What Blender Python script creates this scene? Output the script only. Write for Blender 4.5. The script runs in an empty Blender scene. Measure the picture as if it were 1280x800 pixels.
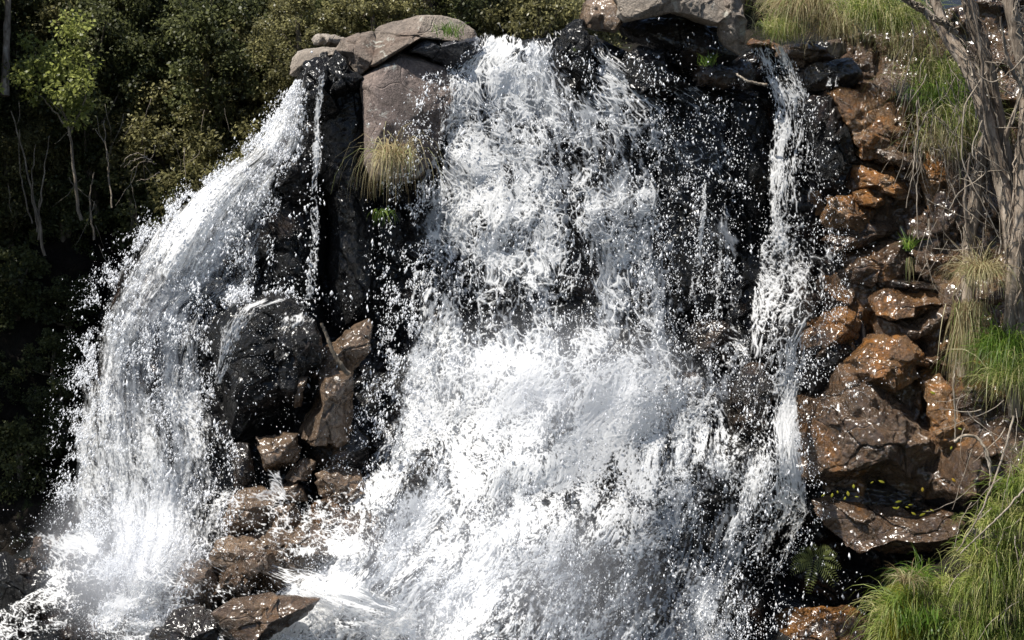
import bpy, math, random
import numpy as np
from mathutils import Vector

# ------------------------------------------------------------------ camera, world, sun, exposure
sc = bpy.context.scene
COL = sc.collection
CAM = np.array([0.0, -21.0, 6.2]); TGT = np.array([0.0, 0.0, 4.0])
cam_d = bpy.data.cameras.new('camera'); cam = bpy.data.objects.new('camera', cam_d); COL.objects.link(cam)
cam.location = CAM
cam.rotation_euler = (Vector(TGT) - Vector(CAM)).to_track_quat('-Z', 'Y').to_euler()
DIST = float(np.linalg.norm(TGT - CAM))
cam_d.sensor_width = 36.0
cam_d.lens = 36.0 * DIST / 12.8
cam_d.clip_end = 400
sc.camera = cam
SUN_DIR = Vector((-0.46, -0.16, 0.88)).normalized()      # towards the sun
w = bpy.data.worlds.new('World'); sc.world = w; w.use_nodes = True
wn = w.node_tree; sky = wn.nodes.new('ShaderNodeTexSky'); sky.sky_type = 'NISHITA'; sky.sun_disc = False
sky.sun_elevation = math.asin(SUN_DIR.z); sky.sun_rotation = math.atan2(SUN_DIR.x, SUN_DIR.y)
wn.links.new(sky.outputs[0], wn.nodes['Background'].inputs[0]); wn.nodes['Background'].inputs[1].default_value = 0.075
sl = bpy.data.lights.new('sun', 'SUN'); sl.energy = 5.0; sl.angle = math.radians(0.5); sl.color = (1.0, 0.955, 0.88)
so = bpy.data.objects.new('sun', sl); COL.objects.link(so); so.rotation_euler = SUN_DIR.to_track_quat('Z', 'Y').to_euler()
so.location = (-8, -6, 18)
sc.view_settings.view_transform = 'Standard'; sc.view_settings.look = 'None'
sc.view_settings.exposure = 0.75; sc.view_settings.gamma = 1.0
sc.view_settings.use_curve_mapping = False
sc.cycles.max_bounces = 6; sc.cycles.transparent_max_bounces = 12
sc.cycles.diffuse_bounces = 3; sc.cycles.glossy_bounces = 2; sc.cycles.transmission_bounces = 3
sc.cycles.sample_clamp_indirect = 6; sc.cycles.volume_bounces = 3

# ------------------------------------------------------------------ maths helpers
fwd = (TGT - CAM) / DIST
rgt = np.array([1.0, 0, 0]); upv = np.cross(rgt, fwd)
def W(px, py, Y):
    """photo pixel (1280x800) on the vertical plane y=Y -> world points"""
    px, py, Y = np.broadcast_arrays(np.asarray(px, float), np.asarray(py, float), np.asarray(Y, float))
    a = (px - 640) / 100.0 / DIST; b = (400 - py) / 100.0 / DIST
    d = fwd + a[..., None] * rgt + b[..., None] * upv
    t = (Y - CAM[1]) / d[..., 1]
    return CAM + d * t[..., None]
def PX(Y):   # metres per photo pixel on plane Y
    return 0.01 * (Y - CAM[1]) / 21.0

def _h(ix, iy, iz, seed):
    h = (ix.astype(np.int64) * 374761393 + iy.astype(np.int64) * 668265263 + iz.astype(np.int64) * 2147483647 + seed * 1274126177) & 0xffffffff
    h = ((h ^ (h >> 13)) * 1274126177) & 0xffffffff
    return ((h ^ (h >> 16)) & 0xffffff) / float(0xffffff)
def vnoise(x, y, z=None, seed=0):
    """gradient-free smooth value noise, -1..1"""
    if z is None: z = np.zeros_like(x)
    ix, iy, iz = np.floor(x), np.floor(y), np.floor(z)
    fx, fy, fz = x - ix, y - iy, z - iz
    ux, uy, uz = [f * f * f * (f * (f * 6 - 15) + 10) for f in (fx, fy, fz)]
    def c(a, b, d): return _h(ix + a, iy + b, iz + d, seed)
    x00 = c(0,0,0) * (1-ux) + c(1,0,0) * ux; x10 = c(0,1,0) * (1-ux) + c(1,1,0) * ux
    y0 = x00 * (1-uy) + x10 * uy
    if np.any(fz):
        x01 = c(0,0,1) * (1-ux) + c(1,0,1) * ux; x11 = c(0,1,1) * (1-ux) + c(1,1,1) * ux
        y1 = x01 * (1-uy) + x11 * uy
        y0 = y0 * (1-uz) + y1 * uz
    return y0 * 2 - 1
def fbm(x, y, z=None, oct=4, seed=0, gain=0.5):
    s = 0; a = 1; t = 0; f = 1.0
    for i in range(oct):
        zz = None if z is None else z * f + 3.3 * i
        # rotate a little between octaves to hide the lattice
        ca, sa = math.cos(0.6 * i + .3), math.sin(0.6 * i + .3)
        s = s + a * vnoise((x * ca - y * sa) * f + 17.1 * i, (x * sa + y * ca) * f - 9.7 * i, zz, seed + i); t += a; a *= gain; f *= 2.03
    return s / t
def ridged(x, y, z=None, oct=3, seed=0):
    s = 0; a = 1; t = 0; f = 1.0
    for i in range(oct):
        zz = None if z is None else z * f
        s = s + a * (1 - np.abs(vnoise(x * f + 5 * i, y * f + 7 * i, zz, seed + 31 * i)) * 2); t += a; a *= .5; f *= 2.1
    return s / t
def worley(x, y, seed=0):
    """F1, F2, cell id value"""
    ix, iy = np.floor(x), np.floor(y)
    f1 = np.full(x.shape, 9.0); f2 = np.full(x.shape, 9.0); cid = np.zeros(x.shape)
    for a in (-1, 0, 1):
        for b in (-1, 0, 1):
            cx, cy = ix + a, iy + b; z = np.zeros_like(cx)
            dx = cx + _h(cx, cy, z, seed) - x; dy = cy + _h(cx, cy, z, seed + 99) - y
            d = np.sqrt(dx * dx + dy * dy)
            n = d < f1
            f2 = np.where(n, f1, np.minimum(f2, d)); cid = np.where(n, _h(cx, cy, z, seed + 7), cid); f1 = np.where(n, d, f1)
    return f1, f2, cid
def facets(x, y, seed, slope=.5):
    """broken rock: every cell is its own tilted plane"""
    ix, iy = np.floor(x), np.floor(y); f1 = np.full(x.shape, 9.0); f2 = f1.copy(); h = np.zeros(x.shape)
    for a in (-1, 0, 1):
        for b in (-1, 0, 1):
            cx, cy = ix + a, iy + b; z = np.zeros_like(cx)
            dx = x - cx - _h(cx, cy, z, seed); dy = y - cy - _h(cx, cy, z, seed + 99); d = np.abs(dx) * .45 + np.sqrt(dx * dx + dy * dy)
            hv = ((_h(cx, cy, z, seed + 5) - .5) * dx + (_h(cx, cy, z, seed + 6) - .5) * dy) * 2 * slope + (_h(cx, cy, z, seed + 7) - .5) * .7
            n = d < f1; f2 = np.where(n, f1, np.minimum(f2, d)); h = np.where(n, hv, h); f1 = np.where(n, d, f1)
    return h, f2 - f1
def sstep(a, b, x):
    t = np.clip((x - a) / (b - a), 0, 1); return t * t * (3 - 2 * t)
def blobs(px, py, lst):
    s = np.zeros(np.broadcast(px, py).shape)
    for cx, cy, rx, ry, a in lst:
        s = s + a * np.exp(-((px - cx) / rx) ** 2 - ((py - cy) / ry) ** 2)
    return s

# ------------------------------------------------------------------ object helpers
def tag(o, label=None, cat=None, group=None, kind=None):
    if label: o['label'] = label
    if cat: o['category'] = cat
    if group: o['group'] = group
    if kind: o['kind'] = kind
    return o
def empty(name, loc):
    o = bpy.data.objects.new(name, None); COL.objects.link(o); o.location = loc; o.empty_display_size = .2
    return o
def mesh(name, V, F, mat, parent=None, origin=None, smooth=True, attrs=None, mats=None, midx=None):
    """V (n,3) world coordinates, F (m,k) one face size, or a list of such arrays"""
    V = np.asarray(V, dtype=np.float64)
    if not isinstance(F, (list, tuple)): F = [F]
    F = [np.asarray(f, dtype=np.int32) for f in F if len(f)]
    me = bpy.data.meshes.new(name)
    base = np.zeros(3)
    if parent is not None: base = np.array(parent.matrix_world.translation) if parent.parent else np.array(parent.location)
    elif origin is not None: base = np.asarray(origin, float)
    Vl = V - base
    me.vertices.add(len(V)); me.vertices.foreach_set('co', Vl.astype(np.float32).ravel())
    li = np.concatenate([f.ravel() for f in F]); tot = np.concatenate([np.full(len(f), f.shape[1], np.int32) for f in F])
    st = np.concatenate([[0], np.cumsum(tot)[:-1]]).astype(np.int32)
    me.loops.add(len(li)); me.loops.foreach_set('vertex_index', li)
    me.polygons.add(len(tot)); me.polygons.foreach_set('loop_start', st)
    if midx is not None: me.polygons.foreach_set('material_index', np.asarray(midx, np.int32))
    me.update(calc_edges=True)
    me.polygons.foreach_set('use_smooth', np.full(len(tot), smooth))
    for k, v in (attrs or {}).items():
        at = me.attributes.new(k, 'FLOAT', 'POINT'); at.data.foreach_set('value', np.asarray(v, np.float32))
    for m in (mats or [mat]): me.materials.append(m)
    o = bpy.data.objects.new(name, me); COL.objects.link(o)
    if parent is not None:
        o.parent = parent
    else: o.location = base
    return o
def copy_tree(o, parent=None):
    c = o.copy(); COL.objects.link(c); c.parent = parent
    for ch in list(o.children): copy_tree(ch, c)
    return c
def gridfaces(nr, nc, keep=None):
    i = np.arange(nr - 1)[:, None] * nc + np.arange(nc - 1)[None, :]
    f = np.stack([i, i + nc, i + nc + 1, i + 1], -1)
    if keep is not None: return f[keep]
    return f.reshape(-1, 4)
def compact(V, F, attrs):
    used = np.zeros(len(V), bool); used[F.ravel()] = True
    m = np.cumsum(used) - 1
    return V[used], m[F], {k: v[used] for k, v in attrs.items()}

# ------------------------------------------------------------------ materials
def newmat(name):
    m = bpy.data.materials.new(name); m.use_nodes = True; n = m.node_tree.nodes; n.clear()
    out = n.new('ShaderNodeOutputMaterial')
    return m, m.node_tree, n, m.node_tree.links, out
def ramp(nt, fac, stops, interp='LINEAR'):
    r = nt.nodes.new('ShaderNodeValToRGB'); nt.links.new(fac, r.inputs[0]); cr = r.color_ramp; cr.interpolation = interp
    while len(cr.elements) > 1: cr.elements.remove(cr.elements[-1])
    cr.elements[0].position = stops[0][0]; cr.elements[0].color = (*stops[0][1], 1)
    for p, c in stops[1:]:
        e = cr.elements.new(p); e.color = (*c, 1)
    return r.outputs[0]
def g3(v): return (v, v, v)
def noise_n(nt, vec, scale, detail=6, rough=.55, dist=0.0):
    n = nt.nodes.new('ShaderNodeTexNoise'); n.inputs['Scale'].default_value = scale; n.inputs['Detail'].default_value = detail
    n.inputs['Roughness'].default_value = rough; n.inputs['Distortion'].default_value = dist; nt.links.new(vec, n.inputs['Vector'])
    return n.outputs['Fac']
def mixc(nt, fac, a, b, mode='MIX'):
    m = nt.nodes.new('ShaderNodeMix'); m.data_type = 'RGBA'; m.blend_type = mode
    for s, v in ((m.inputs['Factor'], fac), (m.inputs[6], a), (m.inputs[7], b)):
        if isinstance(v, (int, float)): s.default_value = v
        elif isinstance(v, tuple): s.default_value = (*v, 1)
        else: nt.links.new(v, s)
    return m.outputs[2]
def rock_mat(name, dark, mid, light, patch=None, patch_amt=.62, stain=None, stain_amt=.55, wet=(.12, .4), bump=.6, stretch=(1, 1, 1), moss=None, spec=.35, sc0=1.0, coat=.8):
    m, nt, n, L, out = newmat(name)
    geo = n.new('ShaderNodeNewGeometry'); mp = n.new('ShaderNodeMapping'); mp.inputs['Scale'].default_value = stretch
    L.new(geo.outputs['Position'], mp.inputs[0]); v = mp.outputs[0]; vp = geo.outputs['Position']
    c = ramp(nt, noise_n(nt, v, 1.3 * sc0, 8, .65, .4), [(.30, dark), (.5, mid), (.70, light)])
    fine = ramp(nt, noise_n(nt, v, 16, 6, .75), [(.3, g3(.45)), (.7, g3(1.35))])
    c = mixc(nt, 1.0, c, fine, 'MULTIPLY')
    speck = ramp(nt, noise_n(nt, vp, 70, 3, .7), [(.35, g3(.6)), (.65, g3(1.3))])
    c = mixc(nt, .7, c, speck, 'MULTIPLY')
    if stain:
        f = ramp(nt, noise_n(nt, vp, .8, 5, .6, .8), [(stain_amt - .06, g3(0)), (stain_amt + .08, g3(1))])
        c = mixc(nt, f, c, mixc(nt, 1.0, stain, fine, 'MULTIPLY'))
    if patch:
        f = ramp(nt, noise_n(nt, vp, 2.6, 9, .7, .6), [(patch_amt - .02, g3(0)), (patch_amt + .03, g3(.9))])
        c = mixc(nt, f, c, patch)
    if moss:
        f = ramp(nt, noise_n(nt, vp, 3.1, 6, .7), [(moss[1] - .02, g3(0)), (moss[1] + .04, g3(1))])
        c = mixc(nt, f, c, moss[0])
    b = n.new('ShaderNodeBsdfPrincipled'); L.new(c, b.inputs['Base Color'])
    r = ramp(nt, noise_n(nt, vp, 3.5, 5, .6), [(.38, g3(wet[0])), (.62, g3(wet[1]))]); L.new(r, b.inputs['Roughness'])
    b.inputs['Specular IOR Level'].default_value = spec
    h1 = noise_n(nt, v, 7, 10, .72, .3); h2 = noise_n(nt, vp, 38, 5, .75)
    vo = n.new('ShaderNodeTexVoronoi'); vo.feature = 'DISTANCE_TO_EDGE'; vo.inputs['Scale'].default_value = 1.7
    wv = n.new('ShaderNodeVectorMath'); wv.operation = 'ADD'; L.new(v, wv.inputs[0])
    nn = n.new('ShaderNodeTexNoise'); nn.inputs['Scale'].default_value = 1.5; L.new(vp, nn.inputs['Vector']); L.new(nn.outputs['Color'], wv.inputs[1]); L.new(wv.outputs[0], vo.inputs['Vector'])
    cr = ramp(nt, vo.outputs['Distance'], [(0, g3(0)), (.035, g3(1))])
    ma = n.new('ShaderNodeMath'); ma.operation = 'MULTIPLY_ADD'; L.new(h2, ma.inputs[0]); ma.inputs[1].default_value = .4; L.new(h1, ma.inputs[2])
    mb = n.new('ShaderNodeMath'); mb.operation = 'MULTIPLY_ADD'; L.new(cr, mb.inputs[0]); mb.inputs[1].default_value = .25; L.new(ma.outputs[0], mb.inputs[2])
    if wet[0] < .3:
        b.inputs['Coat Weight'].default_value = coat; b.inputs['Coat Roughness'].default_value = .24
        cb = n.new('ShaderNodeBump'); cb.inputs['Strength'].default_value = 1.0; cb.inputs['Distance'].default_value = .05
        L.new(noise_n(nt, vp, 9, 1, .4, .5), cb.inputs['Height']); L.new(cb.outputs[0], b.inputs['Coat Normal'])
    bp = n.new('ShaderNodeBump'); bp.inputs['Strength'].default_value = min(1, bump * 1.25); bp.inputs['Distance'].default_value = .09; L.new(mb.outputs[0], bp.inputs['Height'])
    L.new(bp.outputs[0], b.inputs['Normal']); L.new(b.outputs[0], out.inputs[0])
    return m
M = {}
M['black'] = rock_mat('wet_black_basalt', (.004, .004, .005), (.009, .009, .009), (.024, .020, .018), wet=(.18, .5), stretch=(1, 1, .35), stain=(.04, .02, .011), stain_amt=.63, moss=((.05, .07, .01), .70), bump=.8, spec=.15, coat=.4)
M['dark'] = rock_mat('wet_dark_rock', (.010, .008, .007), (.026, .019, .014), (.07, .046, .03), wet=(.14, .4), stain=(.12, .065, .03), stain_amt=.6, bump=.8)
M['grey'] = rock_mat('grey_lichened_granite', (.15, .12, .095), (.27, .22, .18), (.38, .33, .27), patch=(.45, .44, .38), patch_amt=.60, wet=(.6, .85), bump=.7, stain=(.14, .09, .065), stain_amt=.60)
M['slab'] = rock_mat('grey_brown_slab', (.09, .07, .06), (.17, .13, .115), (.25, .195, .165), patch=(.36, .36, .33), patch_amt=.59, wet=(.45, .75), bump=.6, stretch=(1, 1, .6), stain=(.04, .035, .038), stain_amt=.6)
M['pale'] = rock_mat('pale_dry_granite', (.18, .15, .12), (.32, .27, .22), (.45, .40, .34), patch=(.5, .48, .42), patch_amt=.62, wet=(.65, .9), bump=.7)
M['tan'] = rock_mat('tan_wet_rock', (.06, .04, .025), (.16, .105, .065), (.30, .21, .14), wet=(.12, .4), bump=.7, patch=(.32, .27, .22), patch_amt=.66)
M['brown'] = rock_mat('brown_wet_rock', (.045, .027, .017), (.12, .074, .044), (.21, .14, .088), wet=(.1, .34), bump=.9, stain=(.26, .115, .03), stain_amt=.60, sc0=1.3)
M['orange'] = rock_mat('iron_stained_wet_rock', (.06, .034, .019), (.19, .098, .04), (.33, .20, .10), wet=(.1, .36), bump=.9, sc0=1.5, patch=(.30, .13, .035), patch_amt=.55)
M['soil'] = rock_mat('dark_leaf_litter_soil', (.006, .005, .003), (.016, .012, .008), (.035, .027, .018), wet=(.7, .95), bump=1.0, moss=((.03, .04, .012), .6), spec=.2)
M['mossy'] = rock_mat('moss_cushion', (.05, .06, .008), (.13, .13, .012), (.20, .19, .02), wet=(.8, 1.0), bump=1.0, spec=.1)
M['blue'] = rock_mat('blue_black_slab', (.018, .019, .024), (.035, .036, .043), (.065, .06, .065), wet=(.25, .5), bump=.7)

def foam_mat(name, col=(.93, .93, .925), trans=.5):
    m, nt, n, L, out = newmat(name)
    d = n.new('ShaderNodeBsdfDiffuse'); d.inputs[0].default_value = (*col, 1)
    t = n.new('ShaderNodeBsdfTranslucent'); t.inputs[0].default_value = (*col, 1)
    g = n.new('ShaderNodeBsdfGlossy'); g.inputs[0].default_value = (1, 1, 1, 1); g.inputs['Roughness'].default_value = .25
    geo = n.new('ShaderNodeNewGeometry')
    h = noise_n(nt, geo.outputs['Position'], 38, 4, .7)
    bp = n.new('ShaderNodeBump'); bp.inputs['Strength'].default_value = .12; bp.inputs['Distance'].default_value = .02; L.new(h, bp.inputs['Height'])
    for b in (d, g): L.new(bp.outputs[0], b.inputs['Normal'])
    a = n.new('ShaderNodeMixShader'); a.inputs[0].default_value = trans; L.new(d.outputs[0], a.inputs[1]); L.new(t.outputs[0], a.inputs[2])
    b = n.new('ShaderNodeMixShader'); b.inputs[0].default_value = .0; L.new(a.outputs[0], b.inputs[1]); L.new(g.outputs[0], b.inputs[2])
    at = n.new('ShaderNodeAttribute'); at.attribute_name = 'alpha'
    tr = n.new('ShaderNodeBsdfTransparent')
    c = n.new('ShaderNodeMixShader'); L.new(at.outputs['Fac'], c.inputs[0]); L.new(tr.outputs[0], c.inputs[1]); L.new(b.outputs[0], c.inputs[2])
    L.new(c.outputs[0], out.inputs[0])
    return m
M['foam'] = foam_mat('white_falling_water')
M['film'] = foam_mat('thin_water_film', (.80, .84, .90), .5)
def drop_mat():
    m, nt, n, L, out = newmat('water_drops')
    d = n.new('ShaderNodeBsdfDiffuse'); d.inputs[0].default_value = (.95, .96, .98, 1)
    t = n.new('ShaderNodeBsdfTranslucent'); t.inputs[0].default_value = (.95, .96, .98, 1)
    a = n.new('ShaderNodeMixShader'); a.inputs[0].default_value = .45; L.new(d.outputs[0], a.inputs[1]); L.new(t.outputs[0], a.inputs[2]); L.new(a.outputs[0], out.inputs[0])
    return m
M['drops'] = drop_mat()
def water_mat():
    m, nt, n, L, out = newmat('dark_stream_water')
    b = n.new('ShaderNodeBsdfPrincipled'); b.inputs['Base Color'].default_value = (.02, .022, .022, 1); b.inputs['Roughness'].default_value = .08
    geo = n.new('ShaderNodeNewGeometry'); h = noise_n(nt, geo.outputs['Position'], 6, 6, .6, .5)
    bp = n.new('ShaderNodeBump'); bp.inputs['Strength'].default_value = .8; bp.inputs['Distance'].default_value = .12; L.new(h, bp.inputs['Height']); L.new(bp.outputs[0], b.inputs['Normal'])
    L.new(b.outputs[0], out.inputs[0]); return m
M['water'] = water_mat()
def leaf_mat(name, cols, trans=.4, rough=.4, tcol=None):
    """cols: stops along the per-leaf tint"""
    m, nt, n, L, out = newmat(name)
    at = n.new('ShaderNodeAttribute'); at.attribute_name = 'tint'
    c = ramp(nt, at.outputs['Fac'], cols)
    b = n.new('ShaderNodeBsdfPrincipled'); L.new(c, b.inputs['Base Color']); b.inputs['Roughness'].default_value = rough
    b.inputs['Specular IOR Level'].default_value = .35
    t = n.new('ShaderNodeBsdfTranslucent'); hs = n.new('ShaderNodeHueSaturation'); hs.inputs['Value'].default_value = 1.8; hs.inputs['Saturation'].default_value = .95; L.new(c, hs.inputs['Color']); L.new(hs.outputs[0], t.inputs[0])
    a = n.new('ShaderNodeMixShader'); a.inputs[0].default_value = trans; L.new(b.outputs[0], a.inputs[1]); L.new(t.outputs[0], a.inputs[2]); L.new(a.outputs[0], out.inputs[0])
    return m
M['leaf'] = leaf_mat('dark_evergreen_leaves', [(0, (.024, .029, .012)), (.5, (.062, .070, .026)), (1, (.17, .18, .07))], .45, .5)
M['leaf_olive'] = leaf_mat('olive_shrub_leaves', [(0, (.045, .042, .018)), (.5, (.115, .108, .045)), (1, (.30, .28, .12))], .45, .42)
M['leaf_bright'] = leaf_mat('bright_young_leaves', [(0, (.09, .10, .02)), (.5, (.17, .19, .045)), (1, (.30, .32, .10))], .5, .4)
M['fern'] = leaf_mat('fern_fronds', [(0, (.10, .12, .03)), (1, (.20, .22, .07))], .35, .5)
M['yleaf'] = leaf_mat('yellow_fallen_leaves', [(0, (.35, .32, .03)), (.6, (.42, .42, .05)), (1, (.45, .22, .02))], .35, .4)
M['grass_dry'] = leaf_mat('dry_tussock_blades', [(0, (.12, .075, .035)), (.45, (.30, .24, .12)), (.8, (.45, .40, .24)), (1, (.12, .18, .03))], .3, .6)
M['grass_mix'] = leaf_mat('green_and_straw_blades', [(0, (.04, .07, .012)), (.25, (.12, .18, .025)), (.5, (.26, .30, .07)), (.75, (.42, .38, .17)), (1, (.60, .54, .34))], .4, .5)
M['grass_green'] = leaf_mat('fresh_green_blades', [(0, (.045, .085, .010)), (.7, (.11, .20, .02)), (1, (.24, .27, .06))], .45, .45)
def bark_mat(name, a, b_, c_):
    m, nt, n, L, out = newmat(name)
    tc = n.new('ShaderNodeNewGeometry'); mp = n.new('ShaderNodeMapping'); mp.inputs['Scale'].default_value = (1, 1, .12); L.new(tc.outputs['Position'], mp.inputs[0])
    c = ramp(nt, noise_n(nt, mp.outputs[0], 22, 7, .7, .5), [(.32, a), (.5, b_), (.68, c_)])
    c = mixc(nt, .8, c, ramp(nt, noise_n(nt, tc.outputs['Position'], 3, 5, .6), [(.35, g3(.45)), (.65, g3(1.25))]), 'MULTIPLY')
    b = n.new('ShaderNodeBsdfPrincipled'); L.new(c, b.inputs['Base Color']); b.inputs['Roughness'].default_value = .85; b.inputs['Specular IOR Level'].default_value = .2
    bp = n.new('ShaderNodeBump'); bp.inputs['Strength'].default_value = .9; bp.inputs['Distance'].default_value = .03
    L.new(noise_n(nt, mp.outputs[0], 30, 8, .75, .4), bp.inputs['Height']); L.new(bp.outputs[0], b.inputs['Normal']); L.new(b.outputs[0], out.inputs[0])
    return m
M['bark'] = bark_mat('stringy_grey_brown_bark', (.11, .08, .06), (.32, .255, .195), (.52, .45, .37))
M['bark_pale'] = bark_mat('pale_smooth_bark', (.10, .08, .06), (.20, .165, .125), (.33, .28, .22))
M['twig'] = bark_mat('dead_pale_twigs', (.16, .12, .09), (.32, .27, .21), (.48, .42, .35))

# ------------------------------------------------------------------ depth of the cliff face
CP = np.array([
 (600,40,1.4),(740,40,1.4),(650,120,1.25),(650,200,1.1),(650,300,.85),(650,400,.5),(650,500,0),(650,600,-.8),(650,700,-1.7),(650,800,-2.6),(500,650,-1.0),(480,740,-1.9),(550,500,.2),(500,400,.8),
 (420,100,1.3),(420,250,1.2),(420,400,1.0),(490,300,1.3),(490,100,1.3),(380,100,1.5),(330,250,1.2),(270,350,.9),(200,450,.5),(200,600,-.1),(180,750,-1.2),(120,600,.3),
 (330,450,.5),(420,480,.5),(350,600,-.1),(330,700,-.8),(330,780,-1.8),(450,580,-.1),
 (880,200,1.3),(880,320,1.15),(880,400,.9),(880,500,.4),(880,650,-.4),(900,800,-1.2),(780,300,.95),(780,500,.1),(780,700,-1.2),
 (980,60,1.6),(980,120,1.2),(1000,300,.95),(980,450,.4),(960,600,-.3),(1100,60,1.4),(1100,170,.9),(1100,300,.8),(1100,400,.5),(1100,520,.1),(1100,650,.1),(1050,760,.2),(1000,720,.3),
 (1200,100,.9),(1200,300,.3),(1200,400,.1),(1280,100,.3),(1280,400,-.5),(1260,600,-1.1),(1200,780,-1.3),(1400,100,-.3),(1450,500,-1.6),(1450,800,-2.4),(1100,820,-.3),
 (60,700,.2),(60,800,-1.5),(0,700,.6),(650,900,-3.8),(200,900,-2.8),(1000,900,-1.8),(-100,800,-1)], float)
def Yc(px, py):
    px = np.asarray(px, float); py = np.asarray(py, float)
    s = np.zeros(np.broadcast(px, py).shape); t = s.copy()
    for x, y, v in CP:
        wgt = 1.0 / (((px - x) ** 2 + (py - y) ** 2) + 45.0 ** 2) ** 1.8
        s = s + wgt * v; t = t + wgt
    return s / t
EDGE = np.array([(-200, 420), (60, 408), (110, 400), (150, 372), (195, 335), (240, 280), (290, 220), (340, 172), (400, 145), (480, 135), (560, 125), (620, 112), (690, 60), (760, -60), (1100, -300)], float)
def Ycliff(px, py):
    y = Yc(px, py)
    e = np.interp(py, EDGE[:, 0], EDGE[:, 1])
    d = np.maximum(0, e - px)
    return y + np.minimum((d / 9.0) ** 1.4, 9)

def cliff():
    pxs = np.concatenate([np.arange(-120, 60, 12), np.arange(60, 1330, 3.2), np.arange(1330, 1800, 14)]); pys = np.concatenate([np.arange(34, 830, 3.2), np.arange(830, 1060, 14)])
    X, Yp = np.meshgrid(pxs, pys)
    # silhouette top of the sheet sags behind the rim rocks
    top = np.interp(X, [-120, 350, 380, 460, 600, 610, 740, 800, 930, 945, 1060, 1150, 1260, 1800], [70, 80, 80, 50, 45, 52, 42, 70, 70, 62, 45, 20, -10, -60])
    Yp = np.maximum(34, Yp); f = (Yp - 34) / (1060 - 34); Yp = top + f * (1060 - top)
    D = Ycliff(X, Yp)
    P = W(X, Yp, D)
    x, z = P[..., 0], P[..., 2]
    # blocky fractured basalt: offset per leaning cell, then ridges
    wx = x + .25 * fbm(x * 1.5, z * 1.5, seed=3); wz = z + .25 * fbm(x * 1.5, z * 1.5, seed=4)
    f1, f2, cid = worley(wx * 1.7 + wz * .25, wz * 1.0, 11)
    g1, g2, cid2 = worley(wx * 4.2, wz * 2.6 + wx * .8, 12)
    hh, ed = facets(wx * 3.1 + z * .3, wz * 2.0, 17); h2, e2 = facets(wx * 8 + z * .5, wz * 5, 18)
    dd = .22 * hh * sstep(0, .05, ed) + .06 * h2 * sstep(0, .07, e2) + (cid - .5) * .42 * sstep(0, .14, f2 - f1) + (cid2 - .5) * .16 * sstep(0, .12, g2 - g1) + .18 * fbm(x * 2.2, z * 2.2, seed=5, oct=5) - .05 * ridged(x * 5, z * 3, seed=8)
    P[..., 1] -= dd * .8 - .25 + .42 * sstep(1030, 1080, X) * (1 - sstep(600, 650, Yp)) * sstep(90, 130, Yp) - .0
    nr, nc = X.shape
    # close it over the top: the plateau behind the lip
    back = P[0].copy(); rows = [P]
    ext = []
    for k, (dy, dz) in enumerate([(14, 1.2), (8, .5), (4, .1), (1.2, -.05)]):
        b = back.copy(); b[:, 1] += dy; b[:, 2] += dz + .1 * fbm(b[:, 0], b[:, 1], seed=9); ext.append(b)
    P = np.concatenate([np.stack(ext), P], 0)
    e = np.interp(Yp, EDGE[:, 0], EDGE[:, 1]); keep = (X > e - 40)[:-1, :-1]; keep = np.concatenate([np.repeat(keep[:1] | (pxs[None, :-1] > 330), 4, 0), keep], 0)
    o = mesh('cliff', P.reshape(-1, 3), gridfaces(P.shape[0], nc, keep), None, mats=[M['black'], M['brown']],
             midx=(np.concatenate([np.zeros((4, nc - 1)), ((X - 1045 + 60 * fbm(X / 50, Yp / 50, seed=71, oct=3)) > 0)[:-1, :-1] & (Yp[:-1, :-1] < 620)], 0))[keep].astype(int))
    tag(o, 'dark fractured rock face behind the falling water', None, None, 'structure')
    return o
cliff()

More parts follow.
